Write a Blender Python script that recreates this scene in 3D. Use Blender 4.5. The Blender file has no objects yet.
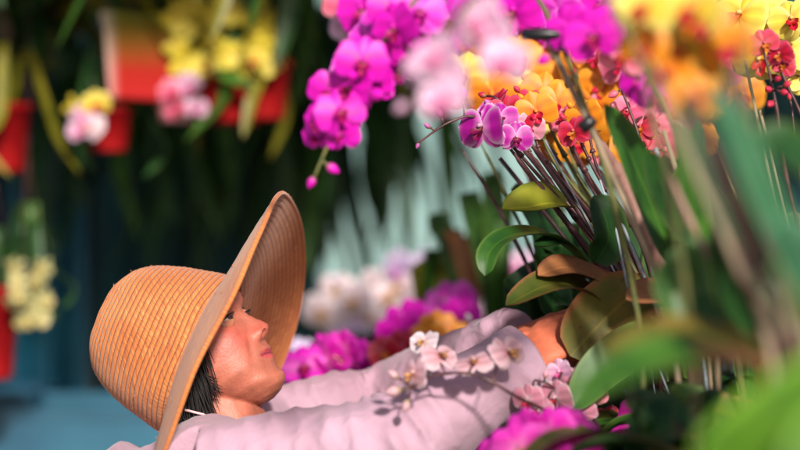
import bpy, bmesh, math, random
from mathutils import Vector, Matrix, Quaternion, noise

R = math.radians
rnd = random.Random(7)
SC = bpy.context.scene
COL = SC.collection

# ------------------------------------------------------------------ camera
CAMZ = 1.45
S = 800 * 85.0 / 36.0                      # photo pixels per unit of x / depth
cam_data = bpy.data.cameras.new("camera")
cam = bpy.data.objects.new("camera", cam_data)
COL.objects.link(cam)
cam.location = (0, 0, CAMZ)
cam.rotation_euler = (R(90), 0, 0)
cam_data.lens = 85
cam_data.sensor_width = 36
cam_data.clip_start = 0.05
cam_data.clip_end = 400
cam_data.dof.use_dof = True
cam_data.dof.focus_distance = 2.40
cam_data.dof.aperture_fstop = 1.7
cam_data.dof.aperture_blades = 0
SC.camera = cam

# ------------------------------------------------------------------ sky and sun
sun_dir = Vector((0.20, -0.80, 0.42)).normalized()      # towards the sun
elev = math.asin(sun_dir.z)
azim = math.atan2(sun_dir.x, sun_dir.y)
world = bpy.data.worlds.new("World")
SC.world = world
world.use_nodes = True
wn = world.node_tree.nodes
wl = world.node_tree.links
sky = wn.new("ShaderNodeTexSky")
sky.sky_type = 'NISHITA'
sky.sun_disc = False
sky.sun_elevation = elev
sky.sun_rotation = azim
sky.dust_density = 2.0
bg = wn.get("Background") or wn.new("ShaderNodeBackground")
wl.new(sky.outputs[0], bg.inputs[0])
bg.inputs[1].default_value = 0.075
sl = bpy.data.lights.new("sun", 'SUN')
sl.energy = 4.2
sl.angle = R(5)
sl.color = (1.0, 0.93, 0.84)
sun = bpy.data.objects.new("sun", sl)
COL.objects.link(sun)
sun.location = (3, -3, 6)
sun.rotation_euler = sun_dir.to_track_quat('Z', 'Y').to_euler()

SC.view_settings.view_transform = 'Standard'
SC.view_settings.look = 'None'
SC.view_settings.gamma = 1
SC.view_settings.use_curve_mapping = False
SC.view_settings.exposure = 0.66
SC.render.engine = 'CYCLES'
SC.cycles.use_denoising = True
SC.cycles.max_bounces = 8

# ------------------------------------------------------------------ helpers
def P(px, py, d):
    return Vector(((px - 400) / S * d, d, CAMZ - (py - 225) / S * d))

def nodes_of(name):
    m = bpy.data.materials.new(name)
    m.use_nodes = True
    nt = m.node_tree
    b = nt.nodes.get("Principled BSDF")
    return m, nt, b

def ramp(nt, stops):
    r = nt.nodes.new("ShaderNodeValToRGB")
    el = r.color_ramp.elements
    while len(el) < len(stops):
        el.new(0.5)
    for e, (p, c) in zip(el, stops):
        e.position = p
        e.color = (*c, 1)
    return r

def mat_noise(name, c1, c2, scale=20, rough=0.6, bump=0.0, detail=5, stretch=(1, 1, 1), trans=0.0, spec=0.5, lo=0.35, hi=0.65):
    m, nt, b = nodes_of(name)
    tc = nt.nodes.new("ShaderNodeTexCoord")
    mp = nt.nodes.new("ShaderNodeMapping")
    mp.inputs['Scale'].default_value = stretch
    n = nt.nodes.new("ShaderNodeTexNoise")
    n.inputs['Scale'].default_value = scale
    n.inputs['Detail'].default_value = detail
    nt.links.new(tc.outputs['Object'], mp.inputs[0])
    nt.links.new(mp.outputs[0], n.inputs['Vector'])
    r = ramp(nt, [(lo, c1), (hi, c2)])
    nt.links.new(n.outputs[0], r.inputs[0])
    nt.links.new(r.outputs[0], b.inputs['Base Color'])
    b.inputs['Roughness'].default_value = rough
    b.inputs['Specular IOR Level'].default_value = spec
    if bump:
        bp = nt.nodes.new("ShaderNodeBump")
        bp.inputs['Strength'].default_value = bump
        bp.inputs['Distance'].default_value = 0.004
        nt.links.new(n.outputs[0], bp.inputs['Height'])
        nt.links.new(bp.outputs[0], b.inputs['Normal'])
    if trans:
        add_translucent(nt, b, r.outputs[0], trans)
    return m

def add_translucent(nt, b, col_out, fac):
    out = nt.nodes.get("Material Output")
    t = nt.nodes.new("ShaderNodeBsdfTranslucent")
    mx = nt.nodes.new("ShaderNodeMixShader")
    mx.inputs[0].default_value = fac
    nt.links.new(col_out, t.inputs[0])
    nt.links.new(b.outputs[0], mx.inputs[1])
    nt.links.new(t.outputs[0], mx.inputs[2])
    nt.links.new(mx.outputs[0], out.inputs[0])

def mat_leaf(name, c1, c2, edge, rough=0.42, trans=0.15, spots=0.0):
    """strap leaf: uv.x along, uv.y across (0..1); fine parallel veins, a midrib and an edge tint."""
    m, nt, b = nodes_of(name)
    uv = nt.nodes.new("ShaderNodeUVMap")
    sep = nt.nodes.new("ShaderNodeSeparateXYZ")
    nt.links.new(uv.outputs[0], sep.inputs[0])
    tc = nt.nodes.new("ShaderNodeTexCoord")
    n = nt.nodes.new("ShaderNodeTexNoise")
    n.inputs['Scale'].default_value = 22
    n.inputs['Detail'].default_value = 6
    nt.links.new(tc.outputs['Object'], n.inputs['Vector'])
    r = ramp(nt, [(0.36, c1), (0.66, c2)])
    nt.links.new(n.outputs[0], r.inputs[0])
    # across -> edge tint
    sub = nt.nodes.new("ShaderNodeMath"); sub.operation = 'SUBTRACT'; sub.inputs[1].default_value = 0.5
    nt.links.new(sep.outputs[1], sub.inputs[0])
    ab = nt.nodes.new("ShaderNodeMath"); ab.operation = 'ABSOLUTE'
    nt.links.new(sub.outputs[0], ab.inputs[0])
    ad = nt.nodes.new("ShaderNodeMath"); ad.operation = 'MULTIPLY_ADD'; ad.inputs[1].default_value = 0.25; 
    nt.links.new(n.outputs[0], ad.inputs[0]); nt.links.new(ab.outputs[0], ad.inputs[2])
    mr = nt.nodes.new("ShaderNodeMapRange")
    mr.inputs[1].default_value = 0.50; mr.inputs[2].default_value = 0.63
    nt.links.new(ad.outputs[0], mr.inputs[0])
    mix = nt.nodes.new("ShaderNodeMixRGB")
    mix.inputs[2].default_value = (*edge, 1)
    nt.links.new(mr.outputs[0], mix.inputs[0])
    nt.links.new(r.outputs[0], mix.inputs[1])
    # midrib lighter line
    mr2 = nt.nodes.new("ShaderNodeMapRange")
    mr2.inputs[1].default_value = 0.0; mr2.inputs[2].default_value = 0.035
    mr2.inputs[3].default_value = 0.45; mr2.inputs[4].default_value = 0.0
    nt.links.new(ab.outputs[0], mr2.inputs[0])
    mix2 = nt.nodes.new("ShaderNodeMixRGB")
    mix2.inputs[2].default_value = (min(1, c2[0] * 1.7 + .02), min(1, c2[1] * 1.6 + .02), c2[2] * 1.3, 1)
    nt.links.new(mr2.outputs[0], mix2.inputs[0])
    nt.links.new(mix.outputs[0], mix2.inputs[1])
    last = mix2
    if spots:
        v = nt.nodes.new("ShaderNodeTexNoise"); v.inputs['Scale'].default_value = 90; v.inputs['Detail'].default_value = 3
        nt.links.new(tc.outputs['Object'], v.inputs['Vector'])
        ms = nt.nodes.new("ShaderNodeMapRange"); ms.inputs[1].default_value = 0.62; ms.inputs[2].default_value = 0.72; ms.inputs[4].default_value = spots
        nt.links.new(v.outputs[0], ms.inputs[0])
        m3 = nt.nodes.new("ShaderNodeMixRGB"); m3.inputs[2].default_value = (0.10, 0.045, 0.02, 1)
        nt.links.new(ms.outputs[0], m3.inputs[0]); nt.links.new(mix2.outputs[0], m3.inputs[1])
        last = m3
    nt.links.new(last.outputs[0], b.inputs['Base Color'])
    b.inputs['Roughness'].default_value = rough
    b.inputs['Specular IOR Level'].default_value = .3
    # veins
    w = nt.nodes.new("ShaderNodeMath"); w.operation = 'MULTIPLY'; w.inputs[1].default_value = 190
    nt.links.new(sep.outputs[1], w.inputs[0])
    sn = nt.nodes.new("ShaderNodeMath"); sn.operation = 'SINE'
    nt.links.new(w.outputs[0], sn.inputs[0])
    bp = nt.nodes.new("ShaderNodeBump"); bp.inputs['Strength'].default_value = 0.06; bp.inputs['Distance'].default_value = 0.0006
    nt.links.new(sn.outputs[0], bp.inputs['Height'])
    nt.links.new(bp.outputs[0], b.inputs['Normal'])
    add_translucent(nt, b, last.outputs[0], trans)
    return m

def mat_attr(name, rough=0.5, trans=0.0, bump_scale=0, bump=0.0, sss=0.0, noise_mix=0.0):
    """base colour from the mesh's own colour attribute 'Col' (petal markings, lips)."""
    m, nt, b = nodes_of(name)
    a = nt.nodes.new("ShaderNodeAttribute"); a.attribute_name = "Col"
    col = a.outputs['Color']
    tc = nt.nodes.new("ShaderNodeTexCoord")
    if noise_mix:
        n = nt.nodes.new("ShaderNodeTexNoise"); n.inputs['Scale'].default_value = 70; n.inputs['Detail'].default_value = 4
        nt.links.new(tc.outputs['Object'], n.inputs['Vector'])
        mr = nt.nodes.new("ShaderNodeMapRange"); mr.inputs[1].default_value = .3; mr.inputs[2].default_value = .7
        mr.inputs[3].default_value = 1 - noise_mix; mr.inputs[4].default_value = 1 + noise_mix * .5
        nt.links.new(n.outputs[0], mr.inputs[0])
        mu = nt.nodes.new("ShaderNodeVectorMath"); mu.operation = 'SCALE'
        nt.links.new(col, mu.inputs[0]); nt.links.new(mr.outputs[0], mu.inputs['Scale'])
        col = mu.outputs[0]
    nt.links.new(col, b.inputs['Base Color'])
    b.inputs['Roughness'].default_value = rough
    if sss:
        b.inputs['Subsurface Weight'].default_value = sss
        b.inputs['Subsurface Radius'].default_value = (1.0, 0.35, 0.2)
        b.inputs['Subsurface Scale'].default_value = 0.006
    if bump:
        n2 = nt.nodes.new("ShaderNodeTexNoise"); n2.inputs['Scale'].default_value = bump_scale; n2.inputs['Detail'].default_value = 4
        nt.links.new(tc.outputs['Object'], n2.inputs['Vector'])
        bp = nt.nodes.new("ShaderNodeBump"); bp.inputs['Strength'].default_value = bump; bp.inputs['Distance'].default_value = 0.002
        nt.links.new(n2.outputs[0], bp.inputs['Height']); nt.links.new(bp.outputs[0], b.inputs['Normal'])
    if trans:
        add_translucent(nt, b, col, trans)
    return m

class MB:
    def __init__(self):
        self.v, self.f, self.c, self.uv = [], [], [], []
    def add(self, verts, faces, cols=None, uvs=None):
        o = len(self.v)
        self.v += [Vector(p) for p in verts]
        self.f += [tuple(i + o for i in q) for q in faces]
        self.c += list(cols) if cols else [(1, 1, 1)] * len(verts)
        self.uv += list(uvs) if uvs else [(0, 0)] * len(verts)
    def grid(self, rows, closed=False, cols=None, uvs=None):
        n, k = len(rows), len(rows[0])
        vs = [p for r_ in rows for p in r_]
        fs = []
        for i in range(n - 1):
            for j in range(k if closed else k - 1):
                j2 = (j + 1) % k
                fs.append((i * k + j, i * k + j2, (i + 1) * k + j2, (i + 1) * k + j))
        self.add(vs, fs, cols, uvs)
    def tube(self, pts, rad, seg=8, cap=True, side=None, flat=1.0, col=None):
        pts = [Vector(p) for p in pts]
        if not isinstance(rad, (list, tuple)):
            rad = [rad] * len(pts)
        rows = []
        t0 = (pts[1] - pts[0]).normalized()
        ref = Vector(side) if side is not None else (Vector((0, 1, 0)) if abs(t0.y) < .8 else Vector((1, 0, 0)))
        for i, p in enumerate(pts):
            t = (pts[min(i + 1, len(pts) - 1)] - pts[max(i - 1, 0)])
            t = t.normalized() if t.length > 1e-9 else t0
            a = ref - t * ref.dot(t)
            a = a.normalized()
            ref = a
            b = t.cross(a)
            rows.append([p + (a * math.cos(2 * math.pi * j / seg) + b * math.sin(2 * math.pi * j / seg) * flat) * rad[i] for j in range(seg)])
        o = len(self.v)
        self.grid(rows, closed=True, cols=[col] * (len(rows) * seg) if col else None)
        if cap:
            self.f.append(tuple(o + j for j in range(seg))[::-1])
            e = o + (len(rows) - 1) * seg
            self.f.append(tuple(e + j for j in range(seg)))
    def lathe(self, prof, seg=32, mat=None):
        rows = []
        for r_, z in prof:
            rows.append([Vector((r_ * math.cos(2 * math.pi * j / seg), r_ * math.sin(2 * math.pi * j / seg), z)) for j in range(seg)])
        if mat is not None:
            rows = [[mat @ p for p in q] for q in rows]
        self.grid(rows, closed=True)
    def box(self, lo, hi):
        x0, y0, z0 = lo; x1, y1, z1 = hi
        vs = [(x0, y0, z0), (x1, y0, z0), (x1, y1, z0), (x0, y1, z0), (x0, y0, z1), (x1, y0, z1), (x1, y1, z1), (x0, y1, z1)]
        self.add(vs, [(0, 3, 2, 1), (4, 5, 6, 7), (0, 1, 5, 4), (1, 2, 6, 5), (2, 3, 7, 6), (3, 0, 4, 7)])
    def ellipsoid(self, c, rx, ry, rz, rot=None, nu=16, nv=10, col=None):
        rows = []
        for i in range(nv + 1):
            th = math.pi * i / nv
            row = []
            for j in range(nu):
                ph = 2 * math.pi * j / nu
                p = Vector((rx * math.sin(th) * math.cos(ph), ry * math.sin(th) * math.sin(ph), rz * math.cos(th)))
                if rot is not None:
                    p = rot @ p
                row.append(Vector(c) + p)
            rows.append(row)
        self.grid(rows, closed=True, cols=[col] * ((nv + 1) * nu) if col else None)
    def mesh(self, name, origin=Vector((0, 0, 0)), smooth=True):
        me = bpy.data.meshes.new(name)
        me.from_pydata([p - origin for p in self.v], [], self.f)
        ca = me.color_attributes.new("Col", 'FLOAT_COLOR', 'POINT')
        ca.data.foreach_set('color', [q for c in self.c for q in (c[0], c[1], c[2], 1.0)])
        ul = me.uv_layers.new(name="UVMap")
        li = [0] * len(me.loops)
        me.loops.foreach_get('vertex_index', li)
        ul.data.foreach_set('uv', [q for i in li for q in self.uv[i]])
        me.polygons.foreach_set('use_smooth', [smooth] * len(me.polygons))
        me.update()
        return me
    def build(self, name, mat, parent=None, origin=Vector((0, 0, 0)), smooth=True):
        o = bpy.data.objects.new(name, self.mesh(name, origin, smooth))
        if isinstance(mat, (list, tuple)):
            for m in mat:
                o.data.materials.append(m)
        else:
            o.data.materials.append(mat)
        COL.objects.link(o)
        if parent is not None:
            o.parent = parent
        return o

def tag(o, label=None, cat=None, group=None, kind=None):
    if label: o['label'] = label
    if cat: o['category'] = cat
    if group: o['group'] = group
    if kind: o['kind'] = kind
    return o

def empty(name, loc):
    o = bpy.data.objects.new(name, None)
    o.empty_display_size = 0.05
    o.location = loc
    COL.objects.link(o)
    return o

def spline(pts, n=16):
    """Catmull-Rom through the control points."""
    pts = [Vector(p) for p in pts]
    if len(pts) == 2:
        return [pts[0].lerp(pts[1], i / n) for i in range(n + 1)]
    q = [pts[0] * 2 - pts[1]] + pts + [pts[-1] * 2 - pts[-2]]
    out = []
    segs = len(pts) - 1
    for i in range(n + 1):
        u = i / n * segs
        k = min(int(u), segs - 1)
        t = u - k
        a, b, c, d = q[k], q[k + 1], q[k + 2], q[k + 3]
        out.append(0.5 * ((2 * b) + (c - a) * t + (2 * a - 5 * b + 4 * c - d) * t * t + (3 * b - a - 3 * c + d) * t ** 3))
    return out

def lerp_tab(tab, z):
    if z <= tab[0][0]: return tab[0][1]
    for (a, va), (b, vb) in zip(tab, tab[1:]):
        if z <= b:
            t = (z - a) / (b - a)
            t = t * t * (3 - 2 * t) * .5 + t * .5
            return va + (vb - va) * t
    return tab[-1][1]

# ------------------------------------------------------------------ materials
M = {}
M['green'] = mat_leaf('leaf_green', (0.016, 0.065, 0.009), (0.048, 0.135, 0.016), (0.09, 0.15, 0.03))
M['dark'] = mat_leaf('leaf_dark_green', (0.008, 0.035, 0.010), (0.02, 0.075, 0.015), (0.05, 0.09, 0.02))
M['olive'] = mat_leaf('leaf_olive', (0.085, 0.10, 0.010), (0.19, 0.13, 0.02), (0.30, 0.10, 0.035), spots=0.75, rough=.55)
M['brown'] = mat_leaf('leaf_russet', (0.26, 0.10, 0.035), (0.40, 0.17, 0.07), (0.22, 0.07, 0.04), spots=0.5)
M['darkolive'] = mat_leaf('leaf_dark_olive', (0.03, 0.06, 0.008), (0.10, 0.09, 0.015), (0.20, 0.08, 0.03), spots=0.4)
M['bright'] = mat_leaf('leaf_bright_green', (0.05, 0.145, 0.008), (0.10, 0.22, 0.012), (0.20, 0.42, 0.04), trans=0.3)
M['teal'] = mat_leaf('leaf_blue_green', (0.014, 0.075, 0.035), (0.04, 0.14, 0.065), (0.08, 0.22, 0.10), trans=0.2, rough=.55)
M['yellowgreen'] = mat_leaf('leaf_yellow_green', (0.28, 0.30, 0.02), (0.42, 0.40, 0.05), (0.16, 0.20, 0.02), trans=0.25)
M['oliveyellow'] = mat_leaf('leaf_yellow_olive', (0.12, 0.12, 0.008), (0.21, 0.18, 0.014), (0.20, 0.16, 0.02), trans=0.25)
M['stem'] = mat_noise('stem_purple_brown', (0.03, 0.008, 0.012), (0.10, 0.035, 0.035), 60, 0.4)
M['stemgreen'] = mat_noise('stem_green', (0.06, 0.08, 0.02), (0.13, 0.12, 0.03), 60, 0.45)
M['cane'] = mat_noise('cane_pink_brown', (0.20, 0.09, 0.07), (0.42, 0.24, 0.20), 45, 0.6, 0.4, stretch=(1, 1, .25))
M['wire'] = mat_noise('galvanised_wire', (0.16, 0.20, 0.23), (0.34, 0.38, 0.42), 80, 0.35)
M['stake'] = mat_noise('weathered_stake', (0.16, 0.12, 0.08), (0.34, 0.25, 0.16), 60, 0.7, 0.4, stretch=(1, 1, .2))
M['black'] = mat_noise('black_plastic', (0.006, 0.006, 0.008), (0.015, 0.016, 0.018), 40, 0.4)
M['pot'] = mat_noise('terracotta', (0.28, 0.08, 0.035), (0.40, 0.13, 0.06), 30, 0.8, 0.3)
M['potblack'] = mat_noise('nursery_pot', (0.012, 0.012, 0.014), (0.03, 0.028, 0.03), 30, 0.5)
M['bark'] = mat_noise('potting_bark', (0.03, 0.015, 0.008), (0.12, 0.06, 0.03), 120, 0.9, 1.0)
M['redpot'] = mat_noise('red_plastic', (0.15, 0.002, 0.004), (0.25, 0.005, 0.006), 12, 0.55, spec=.12)
M['pinkpot'] = mat_noise('pink_paper_wrap', (0.75, 0.22, 0.22), (0.85, 0.45, 0.45), 14, 0.5)
M['wood'] = mat_noise('bench_timber', (0.10, 0.06, 0.035), (0.20, 0.13, 0.07), 18, 0.75, 0.5, stretch=(.3, 3, 3))
M['root'] = mat_noise('aerial_root', (0.50, 0.52, 0.46), (0.72, 0.72, 0.66), 60, 0.7)
M['petal'] = mat_attr('orchid_petal', rough=0.5, trans=0.28, noise_mix=0.15)

# ------------------------------------------------------------------ orchid flowers
def mixc(a, b, t):
    t = max(0, min(1, t))
    return tuple(a[i] + (b[i] - a[i]) * t for i in range(3))

VAR = {  # centre, middle, edge, lip
    'magenta': ((0.45, 0.0, 0.32), (0.80, 0.0, 0.52), (0.84, 0.010, 0.62), (0.40, 0.0, 0.12)),
    'hotpink': ((0.85, 0.25, 0.50), (0.84, 0.002, 0.48), (0.86, 0.06, 0.62), (0.85, 0.45, 0.20)),
    'purplewhite': ((0.75, 0.30, 0.62), (0.48, 0.001, 0.34), (0.86, 0.60, 0.80), (0.25, 0.0, 0.08)),
    'red': ((0.30, 0.0, 0.02), (0.56, 0.002, 0.035), (0.78, 0.10, 0.20), (0.60, 0.15, 0.02)),
    'palepink': ((0.85, 0.25, 0.55), (0.86, 0.46, 0.68), (0.88, 0.66, 0.82), (0.75, 0.10, 0.35)),
    'sheerpink': ((0.62, 0.22, 0.25), (0.70, 0.38, 0.44), (0.80, 0.60, 0.66), (0.62, 0.30, 0.12)),
    'whitepink': ((0.72, 0.42, 0.40), (0.82, 0.64, 0.70), (0.86, 0.76, 0.82), (0.70, 0.40, 0.14)),
    'orange': ((0.80, 0.08, 0.02), (0.90, 0.28, 0.008), (0.92, 0.42, 0.03), (0.60, 0.005, 0.05)),
    'yellow': ((0.80, 0.30, 0.01), (0.90, 0.68, 0.06), (0.90, 0.80, 0.25), (0.55, 0.005, 0.02)),
    'oncidium': ((0.55, 0.24, 0.01), (0.76, 0.58, 0.02), (0.82, 0.72, 0.10), (0.80, 0.62, 0.06)),
    'cream': ((0.50, 0.34, 0.06), (0.56, 0.52, 0.20), (0.60, 0.58, 0.32), (0.55, 0.40, 0.10)),
    'violet': ((0.55, 0.01, 0.50), (0.78, 0.015, 0.60), (0.84, 0.16, 0.74), (0.45, 0.0, 0.25)),
    'lilac': ((0.60, 0.35, 0.68), (0.72, 0.55, 0.84), (0.80, 0.70, 0.90), (0.60, 0.12, 0.55)),
    'rose': ((0.65, 0.03, 0.14), (0.84, 0.12, 0.26), (0.88, 0.34, 0.40), (0.50, 0.0, 0.05)),
    'redwhite': ((0.85, 0.60, 0.66), (0.80, 0.30, 0.42), (0.88, 0.74, 0.80), (0.50, 0.0, 0.05)),
}

def add_petal(mb, ang, L, Wd, pr, back, cup, cen, mid, edge, twist=0.0, r0=0.004, z0=0.0, tip=0.0, n=8, k=3, sharp=3):
    ca, sa = math.cos(ang), math.sin(ang)
    rows, cols = [], []
    for i in range(n + 1):
        t = i / n
        w = Wd * 0.5 * max(0.03, (t ** pr[0]) * (max(0, 1 - t) ** pr[1]) * pr[2])
        if t == 0: w = Wd * .10
        row = []
        for j in range(-k, k + 1):
            s = j / k
            l = r0 + L * t * (1 - 0.04 * abs(s) ** 2)
            x = s * w
            z = z0 + back * t * t - cup * (s * s) * w * 1.2 + twist * s * w + 0.0018 * math.sin(s * 5 + t * 7 + ang * 3) * t + tip * t ** 3
            row.append(Vector((ca * l - sa * x, sa * l + ca * x, z)))
            e = max(abs(s) ** sharp, t ** (2 * sharp))
            c = mixc(cen, mid, t * 2.6)
            vein = 0.85 + 0.15 * math.cos(s * 9)
            c = mixc(c, edge, e)
            cols.append(tuple(q * vein for q in c))
        rows.append(row)
    mb.grid(rows, cols=cols)

def flower_mesh(kind, seed):
    q = random.Random(seed)
    cen, mid, edge, lip = VAR[kind]
    mb = MB()
    j = lambda a: q.uniform(-a, a)
    thin = kind in ('oncidium', 'cream')
    pw = 0.5 if thin else 1.0
    L = 0.5
    sh_ = 9 if kind in ('purplewhite', 'redwhite') else 3
    sep = (0.55, 0.55, 1.95)
    pet = (0.55, 0.38, 1.75)
    bk = -0.12
    # sepals: one up, two down
    add_petal(mb, R(90) + j(.08), L * .95, .44 * pw + j(.03), sep, bk + j(.08), .25, cen, mid, edge, z0=-.012, sharp=sh_, n=10, k=5)
    add_petal(mb, R(215) + j(.10), L * .93, .42 * pw + j(.03), sep, bk + j(.08), .25, cen, mid, edge, z0=-.012, sharp=sh_, n=10, k=5)
    add_petal(mb, R(325) + j(.10), L * .93, .42 * pw + j(.03), sep, bk + j(.08), .25, cen, mid, edge, z0=-.012, sharp=sh_, n=10, k=5)
    # two broad petals
    add_petal(mb, R(172) + j(.08), L, .74 * pw + j(.05), pet, .02 + j(.1), .18, cen, mid, edge, twist=j(.25), z0=.01, sharp=sh_, n=10, k=5)
    add_petal(mb, R(8) + j(.08), L, .74 * pw + j(.05), pet, .02 + j(.1), .18, cen, mid, edge, twist=j(.25), z0=.01, sharp=sh_, n=10, k=5)
    # lip: mid lobe curling forward plus two side lobes, and the column
    ly = mixc(lip, (0.85, 0.55, 0.10), .5)
    if thin:
        add_petal(mb, R(270), .5, .62, pet, .05, .1, lip, lip, edge, z0=.03)
    else:
        add_petal(mb, R(270), .27, .20, sep, .12, -.5, ly, lip, lip, z0=.05, n=6, k=2)
        add_petal(mb, R(225), .16, .15, pet, .18, -.4, ly, lip, lip, z0=.05, n=5, k=2)
        add_petal(mb, R(315), .16, .15, pet, .18, -.4, ly, lip, lip, z0=.05, n=5, k=2)
    mb.tube([(0, .05, -.03), (0, .045, .06), (0, .02, .13)], [.03, .045, .028], 8, col=mixc(lip, edge, .65))
    # flower stalk behind
    mb.tube([(0, 0, 0), (0, .02, -.15), (0, .10, -.32)], [.022, .018, .018], 6, col=mixc(mid, (.18, .16, .04), .6))
    me = mb.mesh('flower_' + kind)
    me.materials.append(M['petal'])
    return me

FL = {k: [flower_mesh(k, 11 * i + hash(k[0]) % 7 + len(k)) if False else flower_mesh(k, 101 * i + len(k) * 13 + ord(k[0])) for i in range(3)] for k in VAR}

def bud_mesh(kind):
    cen, mid, edge, lip = VAR[kind]
    mb = MB()
    rows, cols = [], []
    for i in range(11):
        t = i / 10
        r_ = 0.34 * math.sin(math.pi * min(1, t * 1.0)) ** .75 * (1 - .25 * t)
        row = []
        for j in range(12):
            a = 2 * math.pi * j / 12
            rr = r_ * (1 + .06 * math.cos(3 * a))
            row.append(Vector((rr * math.cos(a), rr * math.sin(a), t - .1)))
            cols.append(mixc((.22, .20, .05), mixc(mid, edge, t * .4), t * 2.2))
        rows.append(row)
    mb.grid(rows, closed=True, cols=cols)
    mb.tube([(0, 0, -.05), (0, .03, -.35)], [.07, .05], 6, col=(.16, .12, .05))
    me = mb.mesh('bud_' + kind)
    me.materials.append(M['petal'])
    return me
BU = {k: bud_mesh(k) for k in VAR}

def put_flower(kind, loc, size, facing, parent, origin, roll=0.0):
    o = bpy.data.objects.new('flower', rnd.choice(FL[kind]))
    COL.objects.link(o)
    o.parent = parent
    q = Vector(facing).normalized().to_track_quat('Z', 'Y') @ Quaternion((0, 0, 1), roll)
    o.rotation_mode = 'QUATERNION'
    o.rotation_quaternion = q
    o.location = loc - origin
    o.scale = (size, size, size)
    return o

def put_bud(kind, loc, size, direction, parent, origin):
    o = bpy.data.objects.new('bud', BU[kind])
    COL.objects.link(o)
    o.parent = parent
    o.rotation_mode = 'QUATERNION'
    o.rotation_quaternion = Vector(direction).normalized().to_track_quat('Z', 'Y')
    o.location = loc - origin
    o.scale = (size, size, size)
    return o

# ------------------------------------------------------------------ leaves
def leaf_mb(ctrl, width, hint=(0, -.7, .7), fold=.22, n=18, k=4, shape=(.35, .5), twist=0.0, wave=.0, base_w=.35):
    mb = MB()
    sp = spline(ctrl, n)
    hint = Vector(hint).normalized()
    th = 0.0009
    top, bot, uv = [], [], []
    a, b = shape
    norm = 1.0 / max((t / 40) ** a * (1 - t / 40) ** b for t in range(1, 40))
    ph = rnd.uniform(0, 6)
    for i, p in enumerate(sp):
        t = i / n
        tg = (sp[min(i + 1, n)] - sp[max(i - 1, 0)]).normalized()
        h = Quaternion(tg, twist * t) @ hint
        sd = tg.cross(h)
        if sd.length < 1e-4:
            sd = tg.orthogonal()
        sd.normalize()
        nr = sd.cross(tg).normalized()
        w = width * .5 * max(base_w * (1 - t * 4) if t < .25 else 0, norm * (max(t, 1e-4) ** a) * (max(0, 1 - t) ** b), .02)
        r1, r2 = [], []
        for j in range(-k, k + 1):
            s = j / k
            off = nr * (fold * abs(s) ** 1.4 * w + wave * width * math.sin(t * 9 + s * 2 + ph) * abs(s))
            q = p + sd * (s * w) + off
            r1.append(q + nr * th)
            r2.append(q - nr * th * (1 if abs(j) < k else -1))
            uv.append((t, (s + 1) / 2))
        top.append(r1)
        bot.append(r2[::-1])
    mb.grid(top, uvs=uv)
    mb.grid(bot, uvs=uv)
    return mb

# ------------------------------------------------------------------ pots and plants
BENCH_Z = 1.02
def pot_profile(h, r_top, r_bot):
    return [(0.001, 0.0), (r_bot, 0.0), (r_bot * 1.02, 0.004), (r_top * .96, h * .80), (r_top * .97, h * .82), (r_top * 1.06, h * .83),
            (r_top * 1.07, h * .99), (r_top * 1.05, h), (r_top * .97, h), (r_top * .94, h * .97), (r_top * .92, h * .88)]

def add_pot(root, h, r_top, mat, soil=True):
    mb = MB(); mb.lathe(pot_profile(h, r_top, r_top * .72), 28)
    po = mb.build('pot', mat, root)
    if soil:
        sb = MB()
        sb.lathe([(r_top * .93, h * .86), (r_top * .7, h * .90), (r_top * .35, h * .93), (0.001, h * .94)], 20)
        for v in sb.v:
            v.z += 0.006 * noise.noise(v * 60)
        sb.build('potting_bark', M['bark'], root)
    return po

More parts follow.
